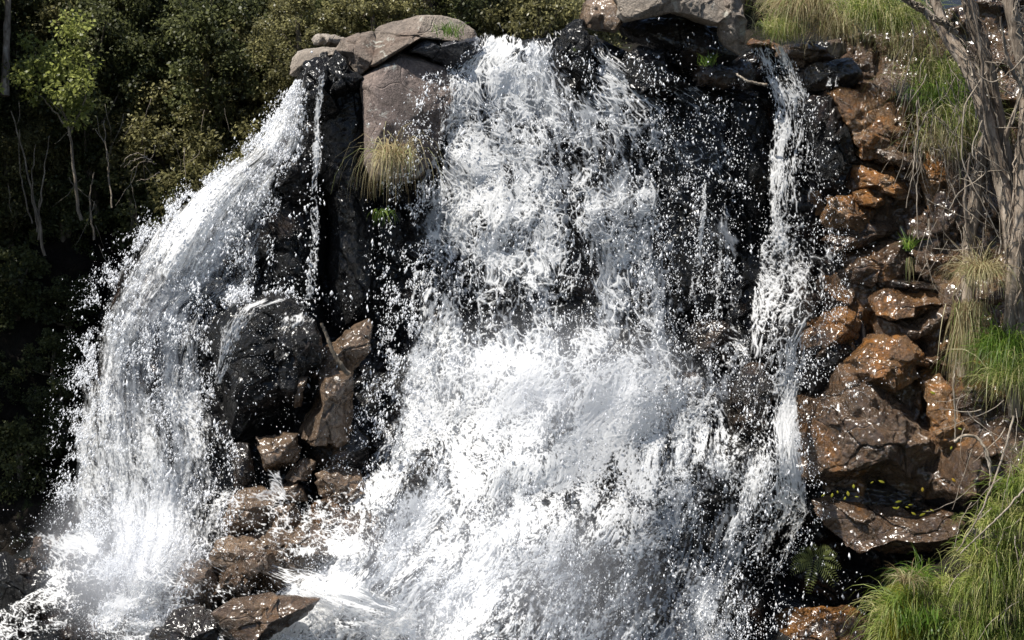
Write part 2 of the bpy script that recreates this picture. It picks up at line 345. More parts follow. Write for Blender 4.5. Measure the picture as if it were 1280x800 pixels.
# ------------------------------------------------------------------ rocks
_cs = {}
def cubesphere(n):
    if n in _cs: return _cs[n]
    t = np.tan(np.linspace(-math.pi / 4, math.pi / 4, n)); A, B = np.meshgrid(t, t); o = np.ones_like(A)
    Vs = []; Fs = []; off = 0
    for a, b, c in ((o, A, B), (-o, B, A), (B, o, A), (A, -o, B), (A, B, o), (B, A, -o)):
        Vs.append(np.stack([a, b, c], -1).reshape(-1, 3)); f = gridfaces(n, n)[:, ::-1] + off; Fs.append(f); off += n * n
    V = np.concatenate(Vs); V /= np.linalg.norm(V, axis=1)[:, None]
    key = np.round(V * 1e5).astype(np.int64); _, idx, inv = np.unique(key, axis=0, return_index=True, return_inverse=True)
    inv = inv.ravel()
    r = (V[idx], inv[np.concatenate(Fs)]); _cs[n] = r; return r
def rock(label, poly, Y, T, mat, seed=1, e=2.6, nf=9, rough=1.0, Tb=None, strata=0, planes=(), name='rock', group=None, cat='rock', slope=0.0, hf=(.55, .85)):
    """closed boulder whose silhouette follows poly (photo pixels) on plane Y, T metres proud of it"""
    rs = np.random.RandomState(seed)
    poly = np.array(poly, float); c = (poly.max(0) + poly.min(0)) / 2 * .5 + poly.mean(0) * .5
    size = (poly.max(0) - poly.min(0)).max()
    n = int(np.clip(size / 1.9, 26, 150))
    D, F = cubesphere(n)
    rho = np.hypot(D[:, 0], D[:, 2]); th = np.arctan2(D[:, 2], D[:, 0]); cz = -D[:, 1]
    s = rho ** (2 / e); k = np.sign(cz) * np.abs(cz) ** (2 / e)
    Q = np.stack([s * np.cos(th), -k, s * np.sin(th)], 1)
    pl = list(planes)
    for i in range(nf):
        a = rs.uniform(0, 2 * math.pi); t = rs.uniform(.15, .95); hh = rs.uniform(*hf)
        nx, nz, ny = math.cos(a) * t, math.sin(a) * t, -math.sqrt(max(0, 1 - t * t))
        ext = (abs(nx) ** e + abs(ny) ** e + abs(nz) ** e) ** (1 / e) if e > 1.1 else 1
        pl.append(((nx, ny, nz), hh * 1.02 * ext * .95))
    for nrm, h in pl:
        nrm = np.array(nrm, float); nrm /= np.linalg.norm(nrm)
        d = Q @ nrm - h; Q = Q - np.outer(np.maximum(0, d) * .97, nrm)
    # polygon radius in direction theta (screen: y down)
    th = np.arctan2(Q[:, 2], Q[:, 0]); r = np.hypot(Q[:, 0], Q[:, 2])
    dx, dy = np.cos(th), -np.sin(th); R = np.zeros(len(th))
    p0 = poly - c; p1 = np.roll(p0, -1, 0)
    for (ax, ay), (bx, by) in zip(p0, p1):
        ex, ey = bx - ax, by - ay; den = dx * ey - dy * ex
        with np.errstate(divide='ignore', invalid='ignore'):
            t = (ax * ey - ay * ex) / den; u = (ax * dy - ay * dx) / den
        ok = (np.abs(den) > 1e-9) & (t > 0) & (u >= -1e-6) & (u <= 1 + 1e-6); R = np.where(ok, np.maximum(R, np.where(ok, t, 0)), R)
    ppx = c[0] + dx * R * r; ppy = c[1] + dy * R * r
    Tb = T if Tb is None else Tb
    yy = np.where(Q[:, 1] < 0, Q[:, 1] * T, Q[:, 1] * Tb)
    base = W(ppx, ppy, Y)
    P = base.copy(); P[:, 1] += yy
    P[:, 1] += slope * (P[:, 2] - W(c[0], c[1], Y)[2])       # leans back with height
    ctr = W(c[0], c[1], Y)
    nv = P - ctr; nv[:, 1] *= 1.3; nv /= np.linalg.norm(nv, axis=1)[:, None] + 1e-9
    sm = size * .01
    x, y, z = P.T; o = seed * 3.7
    a = min(.11 * sm, .11) * rough
    fr = 1.6 / max(.35, min(sm, 1.3))
    d = a * .9 * fbm(x * fr + o, y * fr, z * fr, 5, seed, .55) - a * .55 * np.maximum(0, ridged(x * fr * 1.1 + o, z * fr * .9, y * fr, 2, seed + 5) - .72) / .28
    q = 1 / max(.45, min(sm, 1.5)); wx = x + .05 * fbm(x * 4, z * 4, seed=seed); wz = z + .05 * fbm(x * 4, z * 4 + 9, seed=seed)
    hh, ed = facets(wx * 2.3 * q + o + y * .8, wz * 2.9 * q + .5 * x + y * .6, seed)
    d += a * 1.15 * hh * sstep(0, .06, ed) - a * .25 * (1 - sstep(0, .05, ed))
    hh, ed = facets(wx * 6.5 * q + o + y * 2, wz * 7.5 * q - 2 * x + y * 2, seed + 3)
    d += a * .33 * hh * sstep(0, .08, ed) + .006 * fbm(x * 22, z * 22, y * 22, 2, seed)
    if strata:
        q = z * strata + .35 * x + .6 * fbm(x * 1.2, z * 1.2, seed=seed)
        sw = q - np.floor(q); d += .045 * rough * (sstep(0, .15, sw) - sstep(.5, 1, sw)) - .02
    P += nv * d[:, None]
    ob = mesh(name, P, F, M[mat] if isinstance(mat, str) else mat, origin=ctr)
    tag(ob, label, cat, group)
    return ob

# --- rim rocks
rock('pale rounded boulder at far left of the cliff rim', [(363,72),(368,62),(400,55),(420,58),(418,75),(392,84),(376,98),(364,95)], 1.3, .5, 'pale', 1, rough=.4, slope=.4)
rock('small pale flat stone on top of the rim left of the long boulder', [(393,50),(400,43),(418,42),(438,48),(436,58),(410,58),(394,56)], 2.0, .35, 'pale', 2)
rock('pinkish grey boulder left of the long rounded boulder on the rim', [(416,62),(430,48),(452,40),(466,38),(472,58),(468,78),(462,86),(450,96),(440,84),(426,72)], 1.2, .45, 'grey', 3, rough=.4, slope=.5)
rock('long rounded grey boulder on the rim with green tuft at its right end', [(458,52),(466,34),(488,24),(520,18),(552,18),(575,24),(594,38),(601,56),(585,54),(560,45),(535,48),(508,58),(488,70),(472,84),(462,84)], 1.15, .5, 'grey', 4, nf=4, rough=.4, slope=.5)
rock('blue black wet slab under the long rim boulder', [(500,66),(530,50),(560,44),(590,50),(604,62),(602,76),(580,82),(555,80),(540,74),(520,68)], 1.1, .35, 'blue', 5, nf=4)
rock('tall flat grey brown slab with pale lichen left of the main fall', [(450,98),(474,82),(500,64),(530,72),(560,84),(575,110),(560,150),(545,200),(525,222),(495,228),(470,224),(460,205),(456,150)], 1.35, .8, 'slab', 6, e=4.2, nf=2, rough=.28, slope=.34, hf=(.85, .95))
# --- black buttresses
rock('glossy black knob where the left thread of water starts', [(378,100),(388,80),(402,68),(418,70),(424,90),(422,120),(412,150),(392,160),(378,150),(372,120)], 1.0, .45, 'black', 7, nf=12)
rock('black jagged block below the pinkish rim boulder', [(406,80),(420,62),(440,88),(452,98),(450,112),(432,124),(412,128),(404,105)], .95, .35, 'black', 8, nf=12)
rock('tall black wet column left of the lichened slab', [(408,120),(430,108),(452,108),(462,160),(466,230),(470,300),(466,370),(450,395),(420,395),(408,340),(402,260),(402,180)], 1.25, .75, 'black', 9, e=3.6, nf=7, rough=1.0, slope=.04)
rock('narrow black rib beside the thin thread of water', [(374,150),(394,145),(404,170),(404,240),(410,320),(414,380),(398,385),(384,350),(380,280),(376,215)], 1.3, .6, 'black', 10, e=3, nf=8)
rock('small black block at right edge of the upper left fall', [(352,215),(360,200),(376,196),(390,202),(396,230),(392,262),(376,262),(358,250)], .85, .4, 'black', 11, nf=8)
rock('dark ribbed rock under the small black block', [(340,268),(362,255),(392,262),(404,300),(404,350),(390,372),(352,362),(338,330)], .85, .5, 'black', 12, nf=8)
rock('dark recessed rock right of the tall black column', [(468,250),(500,255),(520,300),(524,380),(512,440),(480,450),(462,400),(464,320)], 1.5, .5, 'black', 13, nf=9)
# --- left lower group
rock('large dark boulder with water breaking over its top below the left fall', [(264,412),(276,392),(300,376),(335,370),(366,372),(384,386),(380,430),(372,500),(360,540),(330,560),(302,562),(286,548),(278,520),(272,470),(268,440)], .05, .8, 'black', 20, e=3.2, nf=5, hf=(.7, .9), slope=-.05)
rock('dark rounded block leaning on the right side of the large dark boulder', [(340,412),(350,398),(375,390),(396,396),(404,420),(402,450),(388,470),(372,500),(362,500),(352,470),(342,445)], -.35, .5, 'black', 21, nf=6)
rock('bright tan slab tilted up behind the dark angular block', [(384,448),(400,436),(420,424),(440,410),(458,402),(464,412),(462,440),(452,458),(440,470),(410,474),(388,468)], .05, .35, 'tan', 22, nf=5, planes=(((-.6, -.55, .6), .35),), slope=.25)
rock('angular block with pale left facet below the tilted tan slab', [(372,540),(378,510),(392,480),(394,460),(415,464),(438,470),(442,500),(438,540),(424,558),(396,556)], -.45, .55, 'tan', 23, nf=6, planes=(((-.85, -.5, .2), .30), ((.5, -.85, -.1), .5)))
rock('slim upright stone wedged between the dark blocks', [(366,512),(368,480),(374,470),(384,472),(380,492),(376,510)], -.55, .2, 'tan', 24)
rock('dark squat rock under the angular block', [(378,545),(400,535),(440,532),(462,548),(456,585),(430,600),(400,590),(384,570)], -.15, .5, 'dark', 25)
rock('shiny wet boulder below the large dark boulder', [(312,558),(330,545),(352,540),(372,544),(378,562),(366,585),(345,596),(325,590),(314,575)], -.45, .4, 'tan', 26)
rock('small bright stone between the shiny boulder and the squat rock', [(354,600),(362,585),(380,570),(394,580),(388,598),(372,606),(362,616)], -.5, .25, 'tan', 27)
rock('rounded brown rock ringed by foam below the wet boulder', [(276,655),(280,630),(296,616),(320,612),(344,620),(350,640),(340,668),(312,676),(285,672)], -.75, .4, 'tan', 28)
rock('small brown block right of the foam ringed rock', [(334,650),(344,632),(366,630),(380,644),(376,666),(354,672),(338,668)], -.85, .3, 'tan', 29)
rock('worn brown rock sloping to the foam beside the small brown block', [(380,640),(410,610),(445,600),(470,625),(460,660),(430,690),(400,700),(372,680)], -.65, .4, 'brown', 30)
rock('mid brown rock half covered by the foam above the dark hump', [(262,700),(275,680),(310,668),(350,664),(385,680),(400,705),(380,735),(340,740),(290,730),(268,720)], -1.1, .4, 'tan', 31)
rock('dark brown hump at the right edge of the spray pool', [(258,745),(268,718),(290,705),(318,708),(322,722),(312,742),(290,752),(268,756)], -1.5, .35, 'brown', 32)
rock('brown craggy rock at the foot of the left fall', [(212,746),(220,716),(224,704),(238,706),(252,698),(266,712),(276,735),(270,755),(240,762),(218,758)], -1.45, .4, 'tan', 33)
rock('flat brown triangular slab lying in the bottom foam', [(268,764),(285,752),(330,750),(370,752),(404,752),(392,766),(350,790),(325,800),(300,796),(282,782)], -2.5, .45, 'brown', 34, nf=5)
rock('submerged dark rock left of the triangular slab', [(195,795),(215,770),(245,762),(275,775),(290,800),(270,830),(220,830)], -2.2, .4, 'dark', 35)
rock('wet dark rock edge beside the spray halfway down', [(455,560),(480,520),(505,500),(512,540),(500,600),(470,640),(452,620)], .15, .4, 'dark', 36)
rock('tan wet stone in the pile right of the small bright stone', [(392,592),(420,580),(450,590),(462,615),(430,630),(400,618)], -.6, .35, 'tan', 101)
rock('narrow dark rock beneath the left foot of the large dark boulder', [(284,556),(312,554),(320,590),(312,616),(292,610)], -.35, .35, 'dark', 102)
rock('flat brown stone directly under the small bright stone', [(340,606),(372,604),(384,626),(352,634),(336,620)], -.65, .3, 'tan', 103)
rock('wet brown stone in the middle of the lower left pile', [(346,672),(372,656),(404,660),(420,680),(404,704),(364,704)], -1.3, .35, 'tan', 104)
rock('dark wet stone at the right end of the lower left pile', [(420,654),(448,636),(474,650),(480,678),(456,694),(430,688)], -1.05, .35, 'brown', 105)
rock('dark wet stone left of the brown hump at the foot of the pile', [(300,690),(330,684),(352,700),(346,726),(316,732),(298,716)], -1.55, .3, 'brown', 106)
rock('brown wedge between the big orange slab and the smooth orange block', [(1090,184),(1124,178),(1152,188),(1150,214),(1118,210),(1094,204)], .5, .35, 'brown', 107, slope=.3)
rock('golden wet block left of the layered brown block', [(1036,246),(1066,244),(1096,262),(1082,292),(1046,302),(1030,280)], .45, .35, 'orange', 108, slope=.3)
rock('wide brown slab in the shade under the layered block', [(1050,316),(1096,304),(1134,300),(1152,330),(1130,352),(1090,356),(1056,342)], .35, .35, 'brown', 109, slope=.3)
rock('brown rock behind the straw blades under the pale tussock', [(1180,364),(1204,340),(1222,390),(1214,450),(1192,446),(1184,400)], .0, .35, 'brown', 110, slope=.2)
rock('brown rock at the bank end of the orange buttress', [(1190,452),(1226,440),(1250,500),(1240,556),(1216,548),(1198,500)], -.5, .35, 'brown', 111, slope=.2)
rock('shiny brown rock behind the pale hanging stems', [(1186,176),(1214,184),(1224,250),(1206,304),(1190,286),(1182,230)], .3, .35, 'brown', 112, slope=.3)
rock('golden brown slab crowning the huge glistening boulder', [(1040,470),(1084,424),(1130,416),(1156,440),(1150,470),(1100,490),(1050,500)], .0, .4, 'orange', 113, slope=.4, nf=5)
# --- stones in the bottom left pool
for i, (lab, p) in enumerate([
    ('round black stone nearest the left fall in the bottom left pool', [(60,680),(66,668),(78,670),(80,686),(72,694),(62,690)]),
    ('black upright stone left of the round stone in the bottom left pool', [(38,690),(42,670),(52,668),(60,690),(64,704),(52,708),(42,704)]),
    ('wide low black stone at the left edge of the foam', [(10,715),(16,702),(36,700),(50,708),(48,720),(30,726),(14,722)]),
    ('small black stone poking out of the foam right of the others', [(82,704),(86,692),(94,694),(98,706),(92,712),(84,710)])]):
    rock(lab, p, -.4 - .1 * i, .25, 'dark', 40 + i, group='black stones in the bottom left pool')
rock('dark rock step under the foam at bottom left', [(-40,700),(0,690),(40,712),(100,715),(125,760),(110,830),(-60,840)], -.7, .35, 'black', 45)
# --- top centre and right
rock('brown rounded boulder at left end of the top right rocks', [(724,22),(728,4),(745,-14),(765,-20),(780,0),(778,28),(768,42),(745,38),(730,32)], 1.2, .4, 'tan', 50, rough=.6, slope=.4)
rock('big grey boulder overhanging the dark cleft at the top', [(764,-10),(790,-40),(850,-60),(905,-50),(925,-20),(910,20),(895,34),(878,30),(860,24),(840,18),(810,24),(780,28),(770,20)], .9, .7, 'pale', 51, nf=7, rough=.7, slope=.4)
rock('lichen spotted upright block at right end of the top boulders', [(896,-20),(912,-40),(930,-20),(932,20),(930,50),(924,72),(908,62),(898,44),(894,10)], .75, .5, 'grey', 52, e=3.4, rough=.7, slope=.3)
rock('dark overhung rock under the big grey top boulder', [(772,30),(800,24),(860,26),(900,40),(922,70),(900,90),(860,84),(835,72),(800,52),(778,42)], 1.35, .5, 'dark', 53)
rock('small dark ledge stone with green tuft below the overhang', [(866,92),(875,80),(900,80),(922,92),(920,106),(895,112),(872,106)], .95, .35, 'dark', 54)
rock('dark lump at the right end of the ledge below the overhang', [(912,84),(926,72),(944,78),(952,96),(946,112),(924,112)], 1.0, .35, 'dark', 55)
rock('glossy black knob splitting the water at the lip', [(692,62),(700,36),(714,27),(728,30),(738,50),(742,80),(744,105),(732,112),(718,96),(704,74)], 1.0, .45, 'black', 56, nf=10)
rock('wet black rock at the top right edge of the main fall', [(782,70),(800,58),(830,66),(852,92),(868,108),(846,116),(800,118),(788,100)], .9, .35, 'black', 57)
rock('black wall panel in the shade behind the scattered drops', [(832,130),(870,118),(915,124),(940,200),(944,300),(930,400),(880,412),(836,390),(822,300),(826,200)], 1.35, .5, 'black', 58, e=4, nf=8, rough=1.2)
rock('black bulge beside the head of the right fall', [(905,110),(950,112),(962,150),(960,220),(946,290),(922,240),(908,170)], 1.15, .45, 'black', 59)
rock('orange brown lip stone above the right fall', [(934,54),(940,45),(960,50),(985,60),(980,70),(955,60),(938,60)], 1.75, .3, 'orange', 60)
rock('grey layered stone under the dry grass', [(965,58),(985,54),(1020,54),(1040,60),(1045,74),(1020,80),(990,80),(970,72)], 1.25, .35, 'tan', 61, strata=9)
rock('pale stone lit in the grass above the right ledge', [(1034,60),(1042,53),(1058,55),(1062,66),(1050,74),(1038,70)], .95, .2, 'pale', 62)
rock('dark block crossed by the tiny double trickle', [(1000,88),(1012,78),(1040,74),(1068,74),(1078,96),(1066,108),(1030,112),(1004,110)], 1.0, .35, 'dark', 63)
rock('black rounded shoulder right of the right fall', [(1000,130),(1016,118),(1036,122),(1050,150),(1066,190),(1070,215),(1058,232),(1040,240),(1024,215),(1010,180),(1002,155)], .75, .45, 'black', 64)
rock('mossy dark rubble beside the right fall', [(1028,215),(1046,184),(1060,200),(1066,230),(1070,260),(1052,290),(1034,270),(1026,240)], .8, .35, 'black', 65)
rock('big orange slab under the overhanging grass', [(1036,118),(1048,108),(1090,112),(1120,124),(1140,146),(1142,178),(1118,186),(1096,194),(1076,196),(1062,178),(1050,150)], .75, .4, 'orange', 66, nf=5, slope=.45, rough=1.2)
rock('smooth orange block under the big orange slab', [(1060,206),(1084,204),(1116,208),(1138,224),(1142,246),(1122,250),(1090,240),(1066,236)], .6, .35, 'orange', 67, nf=4, slope=.4)
rock('small bright orange wedge below the smooth orange block', [(1066,240),(1085,236),(1108,244),(1112,254),(1096,262),(1074,256)], .5, .25, 'orange', 68, slope=.4)
rock('shiny orange grey slab below the hanging grass', [(1140,180),(1160,172),(1185,190),(1196,220),(1190,270),(1170,284),(1152,262),(1146,220)], .5, .35, 'orange', 69, slope=.5)
rock('shiny pinkish rock between the orange blocks and the trunk', [(1118,212),(1136,196),(1150,206),(1152,236),(1146,256),(1138,246)], .55, .25, 'brown', 70, slope=.4)
rock('dark brown layered block left of the small green plant', [(1030,300),(1050,278),(1080,264),(1112,262),(1126,280),(1122,296),(1096,306),(1060,316),(1036,314)], .55, .4, 'brown', 71, strata=5, slope=.3)
rock('dark rock with bright streaks under the hanging stems', [(1130,272),(1160,268),(1192,280),(1198,310),(1190,340),(1168,338),(1146,318),(1134,296)], .4, .35, 'brown', 72, slope=.3)
rock('brown angular rock left of the pale trunk', [(1148,330),(1160,308),(1178,300),(1196,318),(1196,345),(1176,360),(1152,350)], .25, .3, 'brown', 73)
rock('long dark root like ledge above the orange shelf', [(1094,350),(1104,344),(1150,352),(1176,356),(1192,366),(1176,368),(1140,364),(1104,360)], .2, .22, 'dark', 74)
rock('orange shelf rock catching the sun', [(1084,372),(1100,360),(1140,360),(1180,366),(1194,378),(1176,388),(1140,394),(1110,398),(1092,392)], .2, .35, 'orange', 75, slope=.7, nf=4)
rock('brown block with a dark hollow under the orange shelf', [(1090,394),(1120,396),(1165,386),(1192,390),(1196,425),(1184,442),(1150,440),(1116,436),(1094,428)], .15, .4, 'brown', 76, nf=7)
rock('brown shoulder rock streaked by the edge of the right fall', [(1000,420),(1030,392),(1060,376),(1088,372),(1094,400),(1086,424),(1050,440),(1010,452)], .4, .4, 'brown', 77)
rock('black wet hollow rock below the brown shoulder', [(985,450),(1020,435),(1070,425),(1096,432),(1090,460),(1060,480),(1046,500),(1010,490),(990,475)], .35, .35, 'black', 78)
rock('low brown ledge below the hollow block', [(1094,440),(1120,432),(1160,442),(1186,440),(1194,456),(1176,468),(1140,464),(1104,458)], .05, .3, 'brown', 79, nf=5)
rock('huge glistening brown boulder right of the falls', [(992,560),(1000,520),(1010,500),(1040,488),(1052,468),(1080,450),(1120,456),(1160,460),(1186,490),(1200,530),(1220,560),(1215,585),(1170,590),(1120,595),(1080,604),(1040,612),(1010,606),(996,588)], .0, .85, 'brown', 80, e=2.8, nf=10, rough=1.5, slope=.25)
rock('orange brown buttress between the huge boulder and the bank', [(1150,470),(1176,456),(1196,480),(1212,520),(1235,545),(1240,580),(1215,592),(1180,560),(1160,520)], -.35, .4, 'orange', 81, slope=.2)
rock('dark ledge carrying yellow leaves under the huge boulder', [(1012,620),(1040,606),(1080,600),(1130,592),(1200,588),(1232,600),(1228,640),(1180,652),(1120,640),(1060,630),(1020,630)], .15, .6, 'dark', 82, strata=4)
rock('smooth brown overhanging slab below the leafy ledge', [(1016,628),(1040,622),(1090,630),(1140,640),(1180,636),(1206,644),(1200,668),(1170,684),(1130,694),(1100,696),(1070,688),(1040,668),(1024,648)], -.25, .6, 'brown', 83, nf=5, slope=.1)
rock('black undercut rock at bottom right of the falls', [(950,690),(990,650),(1030,660),(1070,690),(1110,700),(1120,740),(1080,780),(1000,770),(940,760)], .55, .5, 'black', 84)
rock('brown streaked rock at the bottom edge right of the falls', [(960,790),(985,766),(1030,760),(1070,765),(1100,780),(1100,830),(960,840)], -.2, .45, 'brown', 85)
# --- rocks inside the falls
rock('brown dome shaped rock in the gap between the two falls', [(844,420),(858,404),(884,400),(910,410),(920,436),(910,452),(880,460),(852,450)], .85, .4, 'dark', 90)
rock('tall wet brown rock splitting the lower right streams', [(906,520),(916,480),(936,454),(956,456),(962,490),(956,525),(936,555),(918,560),(908,545)], .1, .45, 'dark', 91)
rock('brown rock glimpsed through thin water under the gap', [(826,490),(840,468),(870,462),(890,480),(880,520),(850,540),(830,525)], .4, .35, 'dark', 92)
rock('mossy rock ledge behind the middle of the main fall', [(590,290),(630,280),(665,300),(660,330),(625,345),(595,330)], .75, .2, 'dark', 93)

# ------------------------------------------------------------------ left bank and forest floor
def hillside():
    pxs = np.arange(-900, 820, 9.0); pys = np.arange(-260, 900, 9.0)
    X, Yp = np.meshgrid(pxs, pys)
    D = 3.4 + (760 - Yp) / 100.0 * .85 + np.maximum(0, -X) / 300.0 * -1.2 + .0 * X
    D = np.where(Yp > 760, 3.2 - (Yp - 760) / 100 * 3.2, D)
    P = W(X, Yp, D); x, z = P[..., 0], P[..., 2]
    f1, f2, cid = worley(x * 1.1, z * .9, 21)
    P[..., 1] -= .7 * fbm(x * .7, z * .7, seed=22, oct=5) + .35 * (cid - .5) * sstep(0, .2, f2 - f1)
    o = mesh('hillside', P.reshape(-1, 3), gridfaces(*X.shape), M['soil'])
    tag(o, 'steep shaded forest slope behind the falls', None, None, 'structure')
hillside()
def plateau():
    xs = np.arange(-22, 24, .5); ys = np.arange(8, 60, .8); X, Y = np.meshgrid(xs, ys)
    Z = 7.9 + (Y - 8) * .28 + .5 * fbm(X * .3, Y * .3, seed=31); P = np.stack([X, Y, Z], -1)
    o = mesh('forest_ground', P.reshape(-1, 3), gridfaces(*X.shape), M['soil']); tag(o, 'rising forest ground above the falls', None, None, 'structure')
plateau()

# ------------------------------------------------------------------ water
def fall(name, Lc, Rc, y0, y1, cov, Yf, seed, step=1.15, wm=4.0, stretch=1.0, mat='foam', lace=(.50, .26), lo=.45, hi=.68, relief=.006, lump=.10, cell=1.0, amax=1.0, fray=.10, mem=.28, topf=10, topc=None, botf=0):
    rows = np.arange(y0, y1, step); Lx = np.interp(rows, *zip(*[(b, a) for a, b in Lc])); Rx = np.interp(rows, *zip(*[(b, a) for a, b in Rc]))
    nc = int(max((Rx - Lx).max() / step, 12)); u = np.linspace(0, 1, nc)
    PXg = Lx[:, None] + (Rx - Lx)[:, None] * u[None]; PYg = rows[:, None] + 0 * PXg; U = u[None] + 0 * PXg
    Wd = (Rx - Lx)[:, None] / 100
    a = (U - .5) * (wm * .6 + Wd * .4); b = (PYg - .00045 * np.maximum(0, PYg - 350) ** 2 * (1 if wm > 2.9 and y1 - y0 > 500 else 0)) / 100.0 * stretch
    wa = a + .16 * fbm(a * 1.6, b * 1.6, seed=seed, oct=3) + .014 * fbm(a * 12, b * 12, seed=seed + 2, oct=2)
    wb = b + .22 * fbm(a * 1.6, b * 1.6, seed=seed + 1, oct=3) + .014 * fbm(a * 12, b * 12, seed=seed + 3, oct=2)
    k = 1 / cell
    f1, f2, _ = worley(wa * 8.5 * k, wb * 7.6 * k, seed); r1 = 1 - sstep(0, .22, f2 - f1)
    f1, f2, _ = worley(wa * 19 * k, wb * 17 * k, seed + 1); r2 = 1 - sstep(0, .30, f2 - f1)
    big = fbm(wa * 1.9, wb * 1.3, seed=seed + 4, oct=4, gain=.6); mid = fbm(wa * 6, wb * 4.2, seed=seed + 5, oct=4, gain=.65); fine = fbm(wa * 30, wb * 30, seed=seed + 6, oct=3, gain=.7)
    low = sstep(420, 560, PYg) if wm == 4.0 and y1 - y0 > 500 else 0 * PYg; lf = 1 - .65 * low
    val = cov(PXg, PYg) + lf * lace[0] * (r1 - .42) + lf * lace[1] * (r2 - .42) + .75 * big + .60 * mid + .42 * fine
    edge = np.minimum(U, 1 - U) * (Rx - Lx)[:, None] / 100
    val = val - .75 * (1 - sstep(0, fray * 3, edge + fray * fbm(a * 5, b * 3, seed=seed + 8, oct=3)))
    if topc is not None:
        tl = np.interp(PXg, *zip(*topc)) + 3 * fbm(PXg / 9, PXg * 0, seed=3); val = val - 1.2 * (1 - sstep(-1, 7, PYg - tl))
    elif topf: val = val - .8 * (1 - sstep(0, topf, PYg - y0 - topf * .6 * (1 + fbm(PXg / 14, PYg / 14, seed=seed + 12))))
    if botf: val = val - .9 * (1 - sstep(0, botf, y1 - PYg - botf * .7 * (1 + fbm(PXg / 14, PYg / 14, seed=seed + 15))))
    salt = vnoise(wa * 60, wb * 55, seed=seed + 13) * .5 + vnoise(wa * 110, wb * 105, seed=seed + 14) * .5
    val = val + (.30 + .30 * low) * salt
    ctr_ = lo + (hi - lo) * .55
    al = (mem * sstep(lo - .16, lo + .02, val + .15 * mid) + (1 - mem) * sstep(lo + .04, hi, val)) * amax
    Y = Yf(PXg, PYg, U)
    thick = np.clip(val, 0, 1.3)
    Y = Y - relief * (.7 * (r1 - .4) + .35 * (r2 - .4) + .5 * thick) - lump * fbm(wa * 2.4, wb * 1.9, seed=seed + 9, oct=2) - .004 * fine - .010 * mid
    P = W(PXg, PYg, Y)
    keep = (al[:-1, :-1] > .03) | (al[1:, :-1] > .03) | (al[:-1, 1:] > .03) | (al[1:, 1:] > .03)
    F = gridfaces(len(rows), nc, keep)
    V, F, A = compact(P.reshape(-1, 3), F, {'alpha': al.ravel()})
    return V, F, A
ML = [(600,26),(600,38),(590,60),(545,90),(518,130),(512,200),(520,300),(512,400),(480,500),(440,600),(420,650),(395,700),(340,745),(300,800),(290,830)]
MR = [(752,26),(760,38),(790,70),(860,98),(925,135),(945,220),(940,400),(960,450),(968,600),(950,700),(930,830)]
def cov_main(px, py):
    c = np.full(px.shape, .535)
    c += blobs(px, py, [(655,110,55,90,.30),(600,90,50,40,.15),(595,250,70,110,.22),(760,110,40,50,.12),(750,270,60,60,.10),(640,450,90,40,.12),(700,530,150,80,.34),(600,740,210,110,.32),(430,770,120,60,.35),(560,620,90,70,.12),(530,420,40,60,.1),
        (716,66,22,42,-1.3),(735,95,14,30,-.9),(692,200,24,30,-.55),(745,212,40,22,-.32),(640,160,22,22,-.4),(625,378,62,34,-.5),(590,410,40,30,-.25),(715,372,28,46,-.5),(775,185,28,30,-.22),(815,82,26,30,-.55),(570,125,34,34,-.3),(545,205,30,50,-.22),
        (520,600,60,36,-.22),(560,480,40,50,-.15),(850,470,50,35,-.35),(933,508,26,52,-1.0),(885,430,34,26,-.6),(850,600,60,60,-.16),(900,660,70,90,-.34),(930,760,60,90,-.5),(740,700,70,50,-.22),(830,740,60,50,-.2),(560,350,30,30,-.15),(470,640,40,50,-.25)])
    # open dark wall with scattered threads on the right
    wall = sstep(815, 850, px + 12 * vnoise(py / 20, px / 20, seed=77)) * (1 - sstep(400, 440, py)) * sstep(100, 130, py)
    arc = np.exp(-((py - (100 + ((px - 830) / 100.) ** 2 * 40)) / 12) ** 2) * sstep(790, 830, px)
    return c - .50 * wall + .62 * arc * wall
def Ymain(px, py, u): return Yc(px, py) - .28 - .22 * np.sin(math.pi * u) + 1.6 * np.clip((72 - py) / 44, 0, 1) ** 2
LIP = [(590,40),(604,36),(620,42),(640,40),(655,48),(680,44),(695,34),(715,29),(740,36),(760,48),(790,66),(860,98),(930,120)]
V, F, A = fall('w', ML, MR, 26, 830, cov_main, Ymain, 101, stretch=.95, topc=LIP, step=1.0)
tag(mesh('waterfall', V, F, M['foam'], attrs=A), 'broad white main waterfall pouring over the middle of the cliff', None, None, 'structure')
V, F, A = fall('w', ML, MR, 46, 830, lambda x, y: cov_main(x, y) * .7 + .12, lambda x, y, u: Ymain(x, y, u) + .17, 131, step=2.2, stretch=.5, cell=1.4, amax=.55, lump=.1)
tag(mesh('water_film', V, F, M['film'], attrs=A), 'thin grey water running down the rock behind the main fall', None, None, 'structure')
# left fall
LL = [(382,72),(372,95),(345,140),(300,195),(235,240),(175,290),(130,340),(112,400),(95,480),(82,560),(78,620),(95,680),(110,740),(120,830)]
LR = [(388,72),(384,120),(386,180),(360,215),(345,280),(340,350),(285,385),(268,430),(272,500),(296,560),(304,610),(282,680),(230,730),(215,830)]
def cov_left(px, py):
    return .44 + .30 * fbm(px / 38, py / 90, seed=88, oct=3) + blobs(px, py, [(360,150,30,60,.35),(290,250,60,45,.45),(230,300,50,40,.25),(330,320,40,60,-.1),(150,450,40,90,.0),(235,520,22,150,.28),(160,560,18,120,.15),(200,700,60,60,.25),(280,560,25,70,-.3),(115,560,20,80,.05),(190,380,60,60,.05),(120,720,50,60,-.1),(305,365,60,10,.4)])
def Yleft(px, py, u): return Yc(px, py) - .30 - .30 * np.sin(math.pi * u) + .5 * (1 - sstep(0, .3, u))
